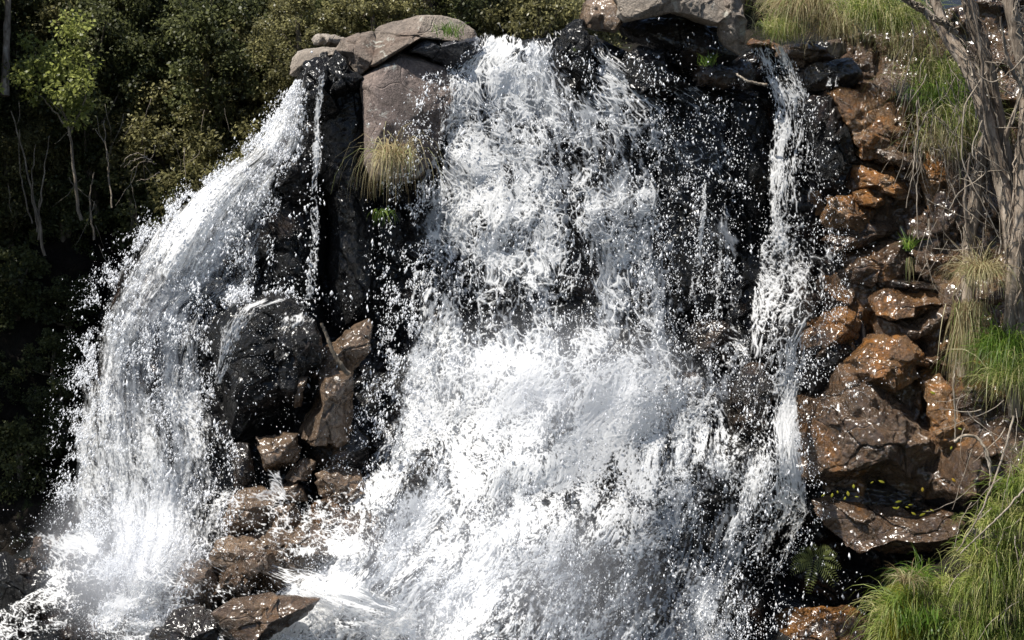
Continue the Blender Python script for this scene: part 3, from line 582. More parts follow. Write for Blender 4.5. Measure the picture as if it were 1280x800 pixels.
V, F, A = fall('w', LL, LR, 72, 830, cov_left, Yleft, 201, wm=2.6, stretch=.38, cell=.42, lace=(.16, .22), lump=.14, relief=.01, fray=.08, lo=.46, hi=.85)
tag(mesh('waterfall', V, F, M['foam'], attrs=A), 'left waterfall spreading as it drops past the dark forest', None, None, 'structure')
V, F, A = fall('w', LL, LR, 80, 830, lambda x, y: cov_left(x, y) + .05, lambda x, y, u: Yleft(x, y, u) + .2, 231, step=2.2, wm=2.6, stretch=.2, cell=.8, lace=(.1, .15), amax=.5, lump=.1, fray=.16, lo=.3, hi=1.0)
tag(mesh('water_film', V, F, M['film'], attrs=A), 'misty back layer of the left waterfall', None, None, 'structure')
# right fall
RL = [(936,54),(942,80),(960,112),(966,130),(962,180),(958,250),(945,320),(935,400),(925,450),(930,520),(940,560),(915,640),(880,720),(850,830)]
RR = [(982,56),(996,80),(1006,108),(1014,122),(1024,170),(1034,230),(1048,280),(1054,330),(1046,390),(1016,430),(1000,500),(1004,560),(1014,640),(985,700),(940,760),(930,830)]
def cov_right(px, py):
    return .50 + blobs(px, py, [(962,80,36,36,.45),(990,115,30,14,.45),(985,150,14,40,.15),(985,260,22,50,.2),(965,340,26,40,.1),(1030,300,20,70,-.28),(1000,380,30,50,-.12),(960,440,30,20,.1),(985,540,22,50,.4),(990,600,26,60,.2),(960,680,40,60,-.12),(930,760,40,60,-.2),(935,505,25,50,-.8)])
V, F, A = fall('w', RL, RR, 54, 830, cov_right, lambda x, y, u: Yc(x, y) - .42 - .12 * np.sin(math.pi * u), 301, wm=1.0, stretch=.55, cell=.62, lump=.05, relief=.008, fray=.022, mem=.42, topf=4)
tag(mesh('waterfall', V, F, M['foam'], attrs=A), 'narrow right waterfall beside the orange rocks', None, None, 'structure')
# threads
def thread(label, pts, wpx, seed, c0=.62, off=-.55):
    L_ = [(a - wpx / 2 * s, b) for a, b, s in pts]; R_ = [(a + wpx / 2 * s, b) for a, b, s in pts]
    V, F, A = fall('w', L_, R_, pts[0][1], pts[-1][1], lambda x, y: c0 + 0 * x, lambda x, y, u: Yc(x, y) + off, seed, step=.9, wm=.15, stretch=.6, cell=.5, lump=.02, relief=.006, fray=.012)
    tag(mesh('water_thread', V, F, M['foam'], attrs=A), label, None, None, 'structure')
thread('thin thread of water down the black wall left of the slab', [(405,80,.6),(402,100,1),(396,150,.8),(396,200,1),(392,240,1.0),(394,300,1.2),(390,350,1.4),(386,375,1)], 12, 401, off=-.85)
thread('faint side thread beside the black knob', [(420,88,1),(414,110,1),(410,135,.6)], 8, 402, .5, off=-.75)
thread('left strand of the tiny double trickle', [(1038,84,1),(1037,96,1),(1036,108,1)], 7, 403, off=-.75)
thread('right strand of the tiny double trickle', [(1047,84,1),(1046,96,1),(1045,109,1)], 6, 404, off=-.75)
thread('wispy runnel at left of the black wall', [(882,215,1),(880,260,1),(872,330,1.6),(868,380,2)], 9, 405, .42, off=-.75)
thread('wispy runnel at centre of the black wall', [(908,240,1),(902,300,1),(898,360,1.3),(896,395,1)], 9, 406, .42, off=-.75)
thread('water sliding between the lower left rocks', [(338,575,1),(344,600,1.2),(350,625,1.5)], 16, 407, .45, off=-.75)
thread('glassy water over the lip beside the long rim boulder', [(600,36,1.2),(606,50,1.6),(606,66,1.8)], 20, 408, .7, off=-.6)
V, F, A = fall('w', [(288,362),(262,410),(262,480)], [(388,368),(330,385),(284,480)], 362, 480, lambda x, y: .62 - .0022 * np.maximum(0, y - 375) - .003 * np.maximum(0, x - 340), lambda x, y, u: -.25 - .62 * sstep(360, 395, y) + 0 * u, 601, wm=1.0, stretch=.5, cell=.5, lace=(.12, .2), lump=.04, relief=.01, fray=.04, mem=.5)
tag(mesh('water_veil', V, F, M['foam'], attrs=A), 'white veil of water breaking over the top of the large dark boulder', None, None, 'structure')
V, F, A = fall('w', [(350,384),(345,420)], [(404,392),(392,420)], 384, 420, lambda x, y: .50 - .03 * np.maximum(0, y - 392 - 5 * vnoise(x / 7, y * 0)), lambda x, y, u: -.62 - .26 * sstep(384, 404, y) + 0 * u, 611, wm=.5, stretch=.5, cell=.5, lace=(.12, .2), lump=.03, relief=.01, fray=.02, mem=.5)
tag(mesh('water_veil', V, F, M['foam'], attrs=A), 'white veil of water on top of the smaller dark block', None, None, 'structure')
# stream at the foot
def Yriver(px, py): return -.6 - (py - 650) / 100.0 * 1.9 + .25 * vnoise(px / 60, py / 40, seed=61)
def river():
    pxs = np.arange(-500, 1750, 6.0); pys = np.arange(690, 1100, 5.0); X, Yp = np.meshgrid(pxs, pys)
    P = W(X, Yp, Ycliff(X, Yp) * .5 + .5 * (1.2 - (Yp - 650) / 100 * 1.5)); P[..., 1] += .75 + .3 * fbm(X / 40, Yp / 30, seed=66)
    o = mesh('stream', P.reshape(-1, 3), gridfaces(*X.shape), M['water']); tag(o, 'dark stream water at the foot of the falls', None, None, 'structure')
river()
V, F, A = fall('w', [(-60,655),(-60,900)], [(125,655),(150,700),(130,900)], 655, 840, lambda x, y: .38 + blobs(x, y, [(90,675,40,18,.55),(55,735,45,26,.35),(10,770,40,25,.4),(30,700,25,20,-.5),(115,760,18,50,-.9),(80,800,20,40,-.5),(30,700,40,25,-.5),(-30,680,60,30,-.8)]), lambda x, y, u: Yc(x, y) - .75, 501, wm=2.0, stretch=1.6, lump=.14)
tag(mesh('stream_foam', V, F, M['foam'], attrs=A), 'churned foam in the bottom left pool', None, None, 'structure')
V, F, A = fall('w', [(150,690),(150,730),(110,760),(100,900)], [(330,690),(420,720),(520,760),(600,900)], 690, 840, lambda x, y: .52 + blobs(x, y, [(430,750,80,35,.5),(230,790,80,25,.15),(290,725,60,30,-.5),(340,690,50,30,-.3),(335,775,70,26,-1.2),(150,770,30,30,.3),(380,800,60,20,.3),(250,780,40,15,-.2)]), lambda x, y, u: Yc(x, y) - .75, 511, wm=3.5, stretch=1.8, lump=.2)
tag(mesh('stream_foam', V, F, M['foam'], attrs=A), 'white churned foam around the flat brown slab', None, None, 'structure')
V, F, A = fall('w', [(225,600),(225,722)], [(500,600),(480,722)], 600, 722, lambda x, y: .16 + blobs(x, y, [(285,625,22,12,.5),(255,690,30,18,.6),(390,690,40,14,.45),(330,612,30,6,.3),(340,678,30,8,.3),(450,690,40,20,.3)]), lambda x, y, u: Yc(x, y) - .72, 521, wm=2.5, stretch=1.6, lump=.1, botf=22, mem=.5)
tag(mesh('stream_foam', V, F, M['foam'], attrs=A), 'foam lacing over the brown rocks at lower left', None, None, 'structure')

# flying drops: real little bodies of water
OCT = np.array([(1,0,0),(-1,0,0),(0,1,0),(0,-1,0),(0,0,1),(0,0,-1)], float)
OF = np.array([(0,2,4),(2,1,4),(1,3,4),(3,0,4),(2,0,5),(1,2,5),(3,1,5),(0,3,5)])
def drops(label, gens, seed):
    rs = np.random.RandomState(seed); Ps = []; Rs = []; Ds = []
    for n, fn, rad, yo, el, drift in gens:
        px, py = fn(rs, n)
        # clumping
        keep = rs.rand(len(px)) < np.clip(.45 + 2.0 * fbm(px / 18, py / 22, seed=seed + 3, oct=4, gain=.65), .02, 1)
        px, py = px[keep], py[keep]; m = len(px)
        Y = Yc(px, py) + rs.uniform(yo[0], yo[1], m); P = W(px, py, Y)
        r = np.exp(rs.normal(math.log(rad * .72), .6, m)); r = np.minimum(r, rad * 3)
        d = np.stack([rs.normal(drift, .25, m), rs.normal(0, .25, m), -np.ones(m)], 1); d /= np.linalg.norm(d, axis=1)[:, None]
        Ps.append(P); Rs.append(np.stack([r, r * (1 + rs.rand(m) ** 1.5 * el * 1.5)], 1)); Ds.append(d)
    P = np.concatenate(Ps); R = np.concatenate(Rs); d = np.concatenate(Ds); m = len(P)
    V = OCT[None] * R[:, None, :1]
    al = (V @ d[:, :, None])[..., 0]; V = V + d[:, None, :] * (al * (R[:, 1] / R[:, 0] - 1)[:, None])[..., None] + P[:, None]
    F = (OF[None] + (np.arange(m) * 6)[:, None, None]).reshape(-1, 3)
    tag(mesh('spray', V.reshape(-1, 3), F, M['drops'], smooth=True), label, None, None, 'stuff')
def band(curve, spread, y0, y1, bias=0.0):
    ys, xs = [b for a, b in curve], [a for a, b in curve]
    def f(rs, n):
        py = rs.uniform(y0, y1, n); px = np.interp(py, ys, xs) + rs.normal(bias, spread, n); return px, py
    return f
def between(Lc, Rc, y0, y1):
    def f(rs, n):
        py = rs.uniform(y0, y1, n); a = np.interp(py, [b for _, b in Lc], [c for c, _ in Lc]); b = np.interp(py, [b for _, b in Rc], [c for c, _ in Rc]); return a + (b - a) * rs.rand(n), py
    return f
def gauss(cx, cy, sx, sy):
    return lambda rs, n: (rs.normal(cx, sx, n), rs.normal(cy, sy, n))
drops('white drops flying off the main waterfall', [
    (8000, band(ML, 14, 90, 560, -2), .0055, (-.9, -.1), 1.8, -.2), (2200, band(ML, 22, 150, 640, -8), .0038, (-.9, -.1), 1.8, -.3),
    (2200, gauss(870, 250, 46, 95), .0058, (-1.0, -.3), 1.5, 0), (5000, gauss(860, 300, 60, 100), .004, (-1.0, -.3), 1.5, 0),
    (26000, between(ML, MR, 60, 800), .0045, (-.9, -.35), 1.8, 0), (9000, between(ML, [(830, 38), (840, 400), (900, 830)], 60, 800), .0065, (-.8, -.35), 1.6, 0),
    (30000, gauss(560, 680, 130, 60), .003, (-1.2, -.4), 1.3, 0), (3600, gauss(490, 430, 22, 90), .0055, (-1, -.2), 1.8, -.2),
    (2500, gauss(850, 440, 60, 40), .0045, (-1, -.2), 1.5, 0)], 901)
drops('fine drops filling the air around the left waterfall', [
    (60000, between(LL, LR, 100, 790), .0055, (-.9, -.1), 2.0, -.25), (16000, band(LL, 11, 110, 700, 8), .005, (-.6, .3), 1.6, -.4), (3500, band(LL, 15, 180, 700, -4), .0032, (-.6, .3), 1.6, -.4),
    (26000, gauss(140, 700, 42, 45), .003, (-1.3, -.4), 1.2, 0), (2600, gauss(330, 420, 50, 60), .003, (-1.5, -.9), 1.3, 0), (2500, gauss(315, 368, 40, 8), .007, (-1.2, -.6), 1.3, 0), (700, gauss(390, 300, 10, 90), .007, (-1, -.7), 1.5, 0)], 902)
drops('drops and splashes around the right waterfall', [
    (7000, between(RL, RR, 60, 800), .0045, (-.7, -.35), 2.0, 0), (3500, band(RR, 12, 120, 800, 2), .0045, (-.8, -.3), 1.8, .2), (500, band(RR, 18, 300, 700, 6), .0035, (-1.1, -.5), 1.5, .2), (1200, gauss(1035, 480, 36, 26), .004, (-1.1, -.5), 1.5, .2), (2500, gauss(960, 740, 50, 60), .006, (-.9, -.3), 1.8, 0)], 903)

# ------------------------------------------------------------------ plants
def tube_arrays(pts, rad, ns=8, rough=0, seed=0):
    pts = np.array(pts, float); n = len(pts); rad = np.broadcast_to(np.asarray(rad, float), (n,))
    T = np.gradient(pts, axis=0); T /= np.linalg.norm(T, axis=1)[:, None] + 1e-9
    ref = np.array([0, 1.0, 0]); A = np.cross(T, ref); A /= np.linalg.norm(A, axis=1)[:, None] + 1e-9; B = np.cross(T, A)
    th = np.linspace(0, 2 * math.pi, ns, endpoint=False)
    r = rad[:, None] * np.ones(ns)
    if rough:
        ii = np.arange(n)[:, None] + 0 * th[None]; r = r * (1 + rough * fbm(np.cos(th)[None] * 2.5 + 0 * ii, np.sin(th)[None] * 2.5 + 0 * ii, ii * .22 + seed, 3, seed))
    V = pts[:, None] + (A[:, None] * np.cos(th)[None, :, None] + B[:, None] * np.sin(th)[None, :, None]) * r[..., None]
    F = []
    i = np.arange(n - 1)[:, None] * ns; j = np.arange(ns)[None]; k = (j + 1) % ns
    F = np.stack([i + j, i + k, i + ns + k, i + ns + j], -1).reshape(-1, 4)
    return V.reshape(-1, 3), F
def join(parts):
    Vs, Fs, off = [], [], 0
    for V, F in parts: Vs.append(V); Fs.append(F + off); off += len(V)
    return np.concatenate(Vs), np.concatenate(Fs)
def smooth_path(ctrl, n):
    ctrl = np.array(ctrl, float); t = np.linspace(0, len(ctrl) - 1, n); i = np.clip(t.astype(int), 0, len(ctrl) - 2); f = (t - i)[:, None]
    P = np.vstack([2 * ctrl[0] - ctrl[1], ctrl, 2 * ctrl[-1] - ctrl[-2]]); p0, p1, p2, p3 = P[i], P[i + 1], P[i + 2], P[i + 3]
    return .5 * (2 * p1 + (p2 - p0) * f + (2 * p0 - 5 * p1 + 4 * p2 - p3) * f ** 2 + (3 * p1 - p0 - 3 * p2 + p3) * f ** 3)
def leaves(rs, centres, radii, per, L=.07, Wd=.026, droop=.3):
    """rhombic leaves in clumps"""
    n = len(centres) * per
    c = np.repeat(centres, per, 0); r = np.repeat(radii, per)
    d = rs.normal(size=(n, 3)); d /= np.linalg.norm(d, axis=1)[:, None]; p = c + d * (r * rs.rand(n) ** .45)[:, None] * np.array([1, 1, .75])
    ax = d * .6 + rs.normal(size=(n, 3)) * .6; ax[:, 2] -= droop; ax /= np.linalg.norm(ax, axis=1)[:, None]
    nn = rs.normal(size=(n, 3)); nn[:, 2] += .8; sd = np.cross(ax, nn); sd /= np.linalg.norm(sd, axis=1)[:, None] + 1e-9
    l = L * rs.uniform(.6, 1.3, n)[:, None]; ww = Wd * rs.uniform(.7, 1.3, n)[:, None]
    V = np.stack([p, p + ax * l * .5 + sd * ww, p + ax * l, p + ax * l * .5 - sd * ww], 1).reshape(-1, 3)
    F = np.arange(n * 4).reshape(-1, 4)
    ct = np.repeat(rs.rand(len(centres)), per) * .5 + rs.rand(n) * .5
    return V, F, np.repeat(ct, 4)
def make_tree(name, label, cat, seed, H, R, nclump, per, leafmat, group=None, L=.07, Wd=.026, barkm='bark_pale', trunk_r=.09, crown0=.25, skinny=1.0):
    rs = np.random.RandomState(seed); root = empty(name, (0, 0, 0)); tag(root, label, cat, group)
    lean = rs.uniform(-.12, .12, 2) * H
    ctrl = [(0, 0, -.3), (lean[0] * .2, lean[1] * .2, H * .3), (lean[0] * .8, lean[1] * .6, H * .65), (lean[0], lean[1], H * .92)]
    tp = smooth_path(ctrl, 18); V, F = tube_arrays(tp, np.linspace(trunk_r, trunk_r * .2, 18), 9, .3, seed)
    mesh('trunk', V, F, M[barkm], parent=root)
    cs, rr, limbs = [], [], []
    for i in range(nclump):
        t = crown0 + (1 - crown0) * rs.rand() ** .8
        prof = math.sin(math.pi * min(1, (t - crown0) / (1 - crown0) * .85 + .12)) ** .6
        a = rs.rand() * 2 * math.pi; q = R * prof * rs.rand() ** .5
        c = np.array([lean[0] * t + math.cos(a) * q * skinny, lean[1] * t + math.sin(a) * q * skinny, H * t + rs.normal() * .1]); cs.append(c); rr.append(R * rs.uniform(.13, .30))
    order = rs.permutation(nclump)[:9]
    for k in order:
        c = cs[k]; j = int(np.clip((c[2] / H - .25) / .95 * 17, 2, 14)); s = tp[j]
        mid = (s + c) / 2 + np.array([0, 0, -.1 * np.linalg.norm(c - s)])
        limbs.append(tube_arrays(smooth_path([s, mid, c], 8), np.linspace(trunk_r * .4, trunk_r * .08, 8), 5))
    for lv, lf in limbs[:4]: mesh('limb', lv, lf, M[barkm], parent=root)
    if limbs[4:]:
        V, F = join(limbs[4:]); mesh('twigs', V, F, M[barkm], parent=root)
    V, F, t = leaves(rs, np.array(cs), np.array(rr), per, L, Wd)
    mesh('crown', V, F, M[leafmat], parent=root, smooth=False, attrs={'tint': t})
    return root
FG = 'trees and shrubs massed on the slope behind the falls'
protos = [
    make_tree('evergreen_tree', 'dense dark green tree in the forest behind the left fall', 'tree', 1, 3.6, 1.25, 120, 110, 'leaf', FG),
    make_tree('evergreen_tree', 'dense dark green tree in the forest behind the left fall', 'tree', 2, 2.9, 1.15, 110, 110, 'leaf', FG),
    make_tree('shrub', 'olive green shrub in the forest behind the left fall', 'shrub', 3, 2.1, 1.0, 90, 110, 'leaf_olive', FG, L=.06, crown0=.08),
    make_tree('shrub', 'olive green shrub in the forest behind the left fall', 'shrub', 4, 1.7, .9, 80, 120, 'leaf_olive', FG, L=.08, Wd=.018, crown0=.05),
    make_tree('tall_tree', 'tall loose crowned tree at the top of the forest', 'tree', 5, 6.5, 1.6, 130, 100, 'leaf', FG, L=.09, Wd=.03, trunk_r=.14, crown0=.35),
    make_tree('low_bush', 'low dark bush in the deep shade at the left', 'bush', 6, 1.1, .8, 60, 100, 'leaf', FG, L=.06, crown0=.02)]
def Yhill(px, py): return 3.4 + (760 - py) / 100.0 * .85 + max(0, -px) / 300.0 * -1.2
used = set()
def put(k, loc, s, rz):
    o = protos[k] if k not in used else copy_tree(protos[k]); used.add(k)
    o.location = loc; o.scale = (s, s, s * random.uniform(.9, 1.15)); o.rotation_euler = (random.uniform(-.08, .08) - .0, random.uniform(-.08, .08), rz)
random.seed(5)
for py in range(40, 260, 34):           # upper part of the slope: leafy
    for px in range(-120, 470, 78):
        x, y = px + random.uniform(-30, 30), py + random.uniform(-14, 14)
        if x > 380 and y > 90: continue
        k = random.choice([0, 1, 2, 3, 2, 1]) if y < 190 else random.choice([2, 3, 5, 5])
        p = W(x, y + 60, Yhill(x, y + 60) - .2)
        put(k, p, random.uniform(.7, 1.1), random.uniform(0, 6.28))
for py in range(300, 700, 75):
    for px in range(-100, 230, 95):
        x, y = px + random.uniform(-35, 35), py + random.uniform(-25, 25)
        if x > 330 - (y - 250) * .8: continue
        put(5, W(x, y + 30, Yhill(x, y + 30) - .1), random.uniform(.6, 1.1), random.uniform(0, 6.28))
for i in range(26):                     # skyline trees behind the rim
    px = -150 + i * 48 + random.uniform(-20, 20); Y = random.uniform(9.5, 15)
    z = 7.9 + (Y - 8) * .28
    p = W(px, 0, Y); p[2] = z - .3
    put([0, 1, 2, 3, 2][i % 5], p, random.uniform(.9, 1.2), random.uniform(0, 6.28))
    p[1] += 2.2; p[0] += .5; p[2] += .5; put([3, 0, 1][i % 3], p, random.uniform(1.0, 1.3), random.uniform(0, 6.28))
for px, Y, k in ((470, 6.5, 2), (520, 7.5, 3), (570, 6.8, 0), (620, 7.2, 2), (665, 6.4, 3), (710, 7.4, 2), (440, 7.2, 1), (380, 6.5, 2)):
    p = W(px, 30, Y); p[2] = 7.9 - (.9 if k else .6); put(k, p, random.uniform(.75, .95), random.uniform(0, 6.28))
for i in range(14):                     # farther row closing the top of the picture
    p = W(-300 + i * 130 + random.uniform(-30, 30), 0, random.uniform(17, 22)); p[2] = 7.9 + (p[1] - 8) * .28 - .4
    put(4, p, random.uniform(1.0, 1.4), random.uniform(0, 6.28))
for i in range(5):                     # canopy to the left of the frame
    put(4, np.array([-9.5 - (i % 3) * 1.8, 3.5 + i * .9, 4.2 + i * .35]), random.uniform(.9, 1.2), random.uniform(0, 6.28))

# individually recognisable plants on the left
def stem_plant(name, label, cat, stems, crown_pts, leafm, seed, barkm='bark_pale', per=60, cr=.16, L=.07):
    base = W(stems[0][0][0], stems[0][0][1], stems[0][0][2]); root = empty(name, base); tag(root, label, cat)
    rs = np.random.RandomState(seed)
    for st in stems:
        ctrl = [W(a, b, c) for a, b, c, *_ in st]; r = np.linspace(st[0][3], st[-1][3], 16)
        V, F = tube_arrays(smooth_path(ctrl, 16) + rs.normal(size=(16, 3)) * .008, r, 7, .2, seed); mesh('stem', V, F, M[barkm], parent=root)
    if crown_pts:
        cs = np.array([W(a, b, c) for a, b, c in crown_pts]); V, F, t = leaves(rs, cs, np.full(len(cs), cr) * rs.uniform(.7, 1.3, len(cs)), per, L); mesh('crown', V, F, M[leafm], parent=root, smooth=False, attrs={'tint': t})
    return root
rs = np.random.RandomState(8)
def cloud(cx, cy, sx, sy, Y, sY, n): return [(rs.normal(cx, sx), rs.normal(cy, sy), rs.normal(Y, sY)) for _ in range(n)]
stem_plant('sapling', 'slender sapling with bright yellow green leaves at far left', 'sapling', [[(101,275,4.2,.03),(92,210,4.2,.026),(86,160,4.2,.02),(70,120,4.2,.01)], [(86,170,4.2,.015),(104,130,4.2,.01),(112,100,4.2,.006)], [(84,160,4.2,.015),(60,130,4.2,.008),(40,110,4.2,.006)]], cloud(66, 92, 24, 18, 4.1, .3, 26) + cloud(95, 120, 12, 12, 4.1, .3, 8) + cloud(90, 45, 18, 14, 4.3, .3, 10), 'leaf_bright', 11, cr=.17, per=55)
stem_plant('sapling', 'bare pale stemmed thicket below the bright sapling at far left', 'sapling', [[(56,320,4.0,.024),(44,260,4.0,.02),(32,200,4.1,.016),(14,140,4.2,.008)], [(50,300,4.0,.016),(40,240,4.0,.012),(44,180,4.1,.006)], [(46,290,4.0,.016),(54,220,4.1,.012),(62,170,4.2,.006)], [(40,280,3.9,.012),(26,220,4.0,.01),(24,160,4.1,.006)]], None, None, 12)
stem_plant('sapling', 'bare leaning stem in the shade right of the bright sapling', 'sapling', [[(118,300,3.9,.018),(112,250,4.0,.014),(118,215,4.1,.008)], [(140,260,3.9,.014),(134,200,4.1,.01),(130,150,4.2,.006)]], None, None, 13)
def big_trunk(name, label, ctrl, rads, barkm, seed):
    root = empty(name, W(*ctrl[0])); tag(root, label, 'tree')
    P = smooth_path([W(*c) for c in ctrl], 40); r = np.interp(np.linspace(0, 1, 40), np.linspace(0, 1, len(rads)), rads)
    V, F = tube_arrays(P, r, 16, .35, seed); mesh('trunk', V, F, M[barkm], parent=root); return root
big_trunk('gum_tree', 'thick pale gum trunk rising in the forest left of the rim', [(138,90,8.5),(136,40,8.6),(130,0,8.8),(126,-120,9.2)], [.32, .28, .26, .22], 'bark_pale', 3)
big_trunk('gum_tree', 'thin grey trunk at the upper left corner of the forest', [(6,120,7.0),(8,60,7.2),(10,0,7.4),(12,-80,7.6)], [.07, .06, .05, .05], 'bark', 4)
stem_plant('dead_branch', 'pale dead spray of twigs hanging in the shade left of the left fall', 'branch', [[(190,200,4.0,.012),(172,192,4.0,.009),(160,196,3.9,.006),(150,208,3.9,.003)], [(184,196,4.0,.009),(166,200,3.9,.006),(156,210,3.9,.003)], [(196,205,4,.009),(178,202,3.9,.006),(162,214,3.9,.003)], [(200,215,4,.008),(188,222,3.9,.005),(170,226,3.9,.003)]], None, None, 15, 'twig')

# grass
def blades(rs, base, n, length, width, spread, up=1.0, droop=1.0, wind=(0, 0, 0), base_r=.06, seg=5):
    """base: (3,) or (n,3)"""
    b = np.broadcast_to(np.asarray(base, float), (n, 3)) + rs.normal(size=(n, 3)) * base_r * np.array([1, .6, .4])
    a = rs.rand(n) * 2 * math.pi; tilt = rs.uniform(.1, 1, n) * spread
    d = np.stack([np.cos(a) * tilt, np.sin(a) * tilt, np.full(n, up)], 1) + np.array(wind); d /= np.linalg.norm(d, axis=1)[:, None]
    l = length * rs.uniform(.5, 1.2, n); pts = []; p = b.copy(); v = d.copy()
    g = droop * rs.uniform(.5, 1.3, n)
    for s in range(seg + 1):
        pts.append(p.copy()); p = p + v * (l / seg)[:, None]; v[:, 2] -= g / seg * (1 + s * .35); v += rs.normal(size=(n, 3)) * .05; v /= np.linalg.norm(v, axis=1)[:, None]
    pts = np.stack(pts, 1); toc = CAM - b; sd = np.cross(d, toc); sd += rs.normal(size=sd.shape) * .35 * np.linalg.norm(sd, axis=1)[:, None]; sd /= np.linalg.norm(sd, axis=1)[:, None] + 1e-9
    wv = width * rs.uniform(.6, 1.3, n)[:, None] * np.linspace(1, .12, seg + 1)[None]
    Lf = pts - sd[:, None] * wv[..., None] / 2; Rt = pts + sd[:, None] * wv[..., None] / 2
    V = np.stack([Lf, Rt], 2).reshape(-1, 3); k = (np.arange(n) * (seg + 1) * 2)[:, None] + np.arange(seg)[None] * 2
    F = np.stack([k, k + 1, k + 3, k + 2], -1).reshape(-1, 4)
    t = np.repeat(rs.rand(n), (seg + 1) * 2)
    return V, F, t
def tussock(label, px, py, Y, n, length, mat, seed, spread=.8, up=1.0, droop=1.2, wind=(0, 0, 0), width=.009, base_r=.06, name='grass_tussock', cat='grass tussock', group=None, squash=None):
    rs = np.random.RandomState(seed); b = W(px, py, Y)
    V, F, t = blades(rs, b, n, length, width, spread, up, droop, wind, base_r)
    return tag(mesh(name, V, F, M[mat], origin=b, smooth=True, attrs={'tint': t}), label, cat, group)
tussock('dry straw tussock clinging to the slab beside the main fall', 496, 200, .45, 210, 1.0, 'grass_dry', 21, spread=.5, up=.35, droop=3.6, wind=(-.12, -.3, 0), base_r=.09, width=.011)
tussock('small green blades at the foot of the straw tussock', 478, 262, .6, 40, .25, 'grass_green', 22, up=-.3, droop=1.5)
tussock('green tuft on the right end of the long rim boulder', 562, 42, .6, 90, .2, 'grass_green', 23, base_r=.09, droop=1.6)
tussock('green tuft under the overhang of the top boulder', 886, 80, .6, 70, .18, 'grass_green', 24, base_r=.05)
T2 = 'grass clumps overhanging the top of the right wall'
for i, (lab, px, py, Y, n, l, m, w_) in enumerate([
    ('bright yellow green tussock directly above the right fall', 978, 42, 1.0, 500, .5, 'grass_mix', (-.2, -.2, 0)),
    ('bleached straw tussock right of the bright tussock on the rim', 1010, 14, .95, 700, .85, 'grass_dry', (-.3, -.3, 0)),
    ('straw tussock drooping over the pale stone on the rim', 1046, 40, .85, 450, .55, 'grass_dry', (-.1, -.4, 0)),
    ('topmost straw tussock cut by the upper edge of the photo', 990, 2, 1.3, 600, .6, 'grass_mix', (-.1, -.3, 0)),
    ('shaded olive tussock at right end of the rim grass', 1082, 20, .75, 600, .95, 'grass_mix', (.1, -.3, 0)),
    ('dark grass clump behind the vines at the top right', 1118, 34, .7, 500, 1.0, 'grass_mix', (.2, -.3, 0))]):
    tussock(lab, px, py, Y, n, l, m, 30 + i, spread=.95, up=.7, droop=2.4, wind=w_, group=T2, base_r=.13)
T3 = 'green grass clumps hanging over the orange rocks'
for i, (lab, px, py, Y, n, l, m) in enumerate([
    ('olive green grass curtain hanging left of the leaning trunks', 1172, 92, .5, 480, .75, 'grass_mix'),
    ('fresh green clump hanging above the shiny orange slab', 1190, 118, .35, 600, .6, 'grass_green'),
    ('dark grass clump between the vines and the orange slab', 1138, 62, .6, 380, .6, 'grass_dry'),
    ('grass clump behind the first leaning trunk at its middle', 1205, 150, .2, 500, .8, 'grass_mix'),
    ('tangled straw curtain below the hanging green clump', 1185, 175, .25, 350, .7, 'grass_dry')]):
    tussock(lab, px, py, Y, n, l, m, 40 + i, spread=.9, up=.35, droop=2.8, wind=(-.05, -.4, 0), group=T3, base_r=.2)
tussock('big pale tussock glowing in the sun on the tree base', 1226, 345, -1.0, 620, .62, 'grass_dry', 51, spread=1.0, up=.55, droop=2.2, wind=(-.15, -.3, 0), base_r=.06)
tussock('straw blades hanging below the big pale tussock', 1212, 380, -.85, 420, .85, 'grass_dry', 52, spread=.35, up=-.6, droop=1.5, base_r=.09)
tussock('dark green clump under the big pale tussock', 1256, 435, -1.0, 700, .8, 'grass_green', 53, spread=.7, up=.3, droop=2.6, wind=(-.15, -.2, 0), base_r=.12)
tussock('green clump at right edge of the photo above the bank', 1275, 470, -1.2, 700, .8, 'grass_mix', 54, spread=.7, up=.2, droop=2.4, base_r=.15)
tussock('small bright green plant on the dark hollow between the orange rocks', 1136, 312, .05, 46, .28, 'grass_green', 55, spread=.9, up=.7, droop=.9, width=.014, base_r=.03, name='small_plant', cat='plant')
tussock('reddish straw hanging from the foot of the small bright green plant', 1138, 322, .05, 24, .3, 'grass_dry', 56, spread=.25, up=-.9, droop=.5, base_r=.02)
# the grassy bank, bottom right
def bank():
    poly = [(1100,850),(1104,800),(1114,752),(1134,726),(1174,712),(1210,685),(1240,630),(1266,575),(1300,520),(1420,480),(1500,500),(1500,860)]
    o = rock('earth bank', poly, -.9, .8, 'soil', 60, e=3, nf=2, name='bank', slope=.2); del o['category']; o['kind'] = 'structure'
    rs = np.random.RandomState(70)
    B = []
    while len(B) < 190:
        px, py = rs.uniform(1100, 1420), rs.uniform(560, 850)
        if py < np.interp(px, [1100, 1110, 1140, 1200, 1240, 1270, 1300], [800, 765, 732, 708, 645, 590, 550]): continue
        B.append(W(px, py, -1.75 - .2 * (px - 1100) / 200))
    V, F, t = [], [], []; off = 0
    for i, b in enumerate(B):
        straw = rs.rand() < .42
        v, f, tt = blades(rs, b, 62, rs.uniform(.3, .7), rs.uniform(.008, .019), .8, .5, 2.3, (-.35, -.35, 0), .07)
        tt = tt * .4 + (.4 if straw else rs.uniform(0, .25)); V.append(v); F.append(f + off); t.append(tt); off += len(v)
    tag(mesh('grass', np.concatenate(V), np.concatenate(F), M['grass_mix'], attrs={'tint': np.concatenate(t)}), 'long green grass covering the bottom right bank', None, None, 'stuff')
bank()
rock('olive green moss cushion at the lower left of the grassy bank', [(1096,820),(1100,760),(1112,735),(1132,726),(1150,740),(1156,780),(1158,830)], -1.6, .45, 'mossy', 61, nf=0, name='moss_cushion', cat='moss')
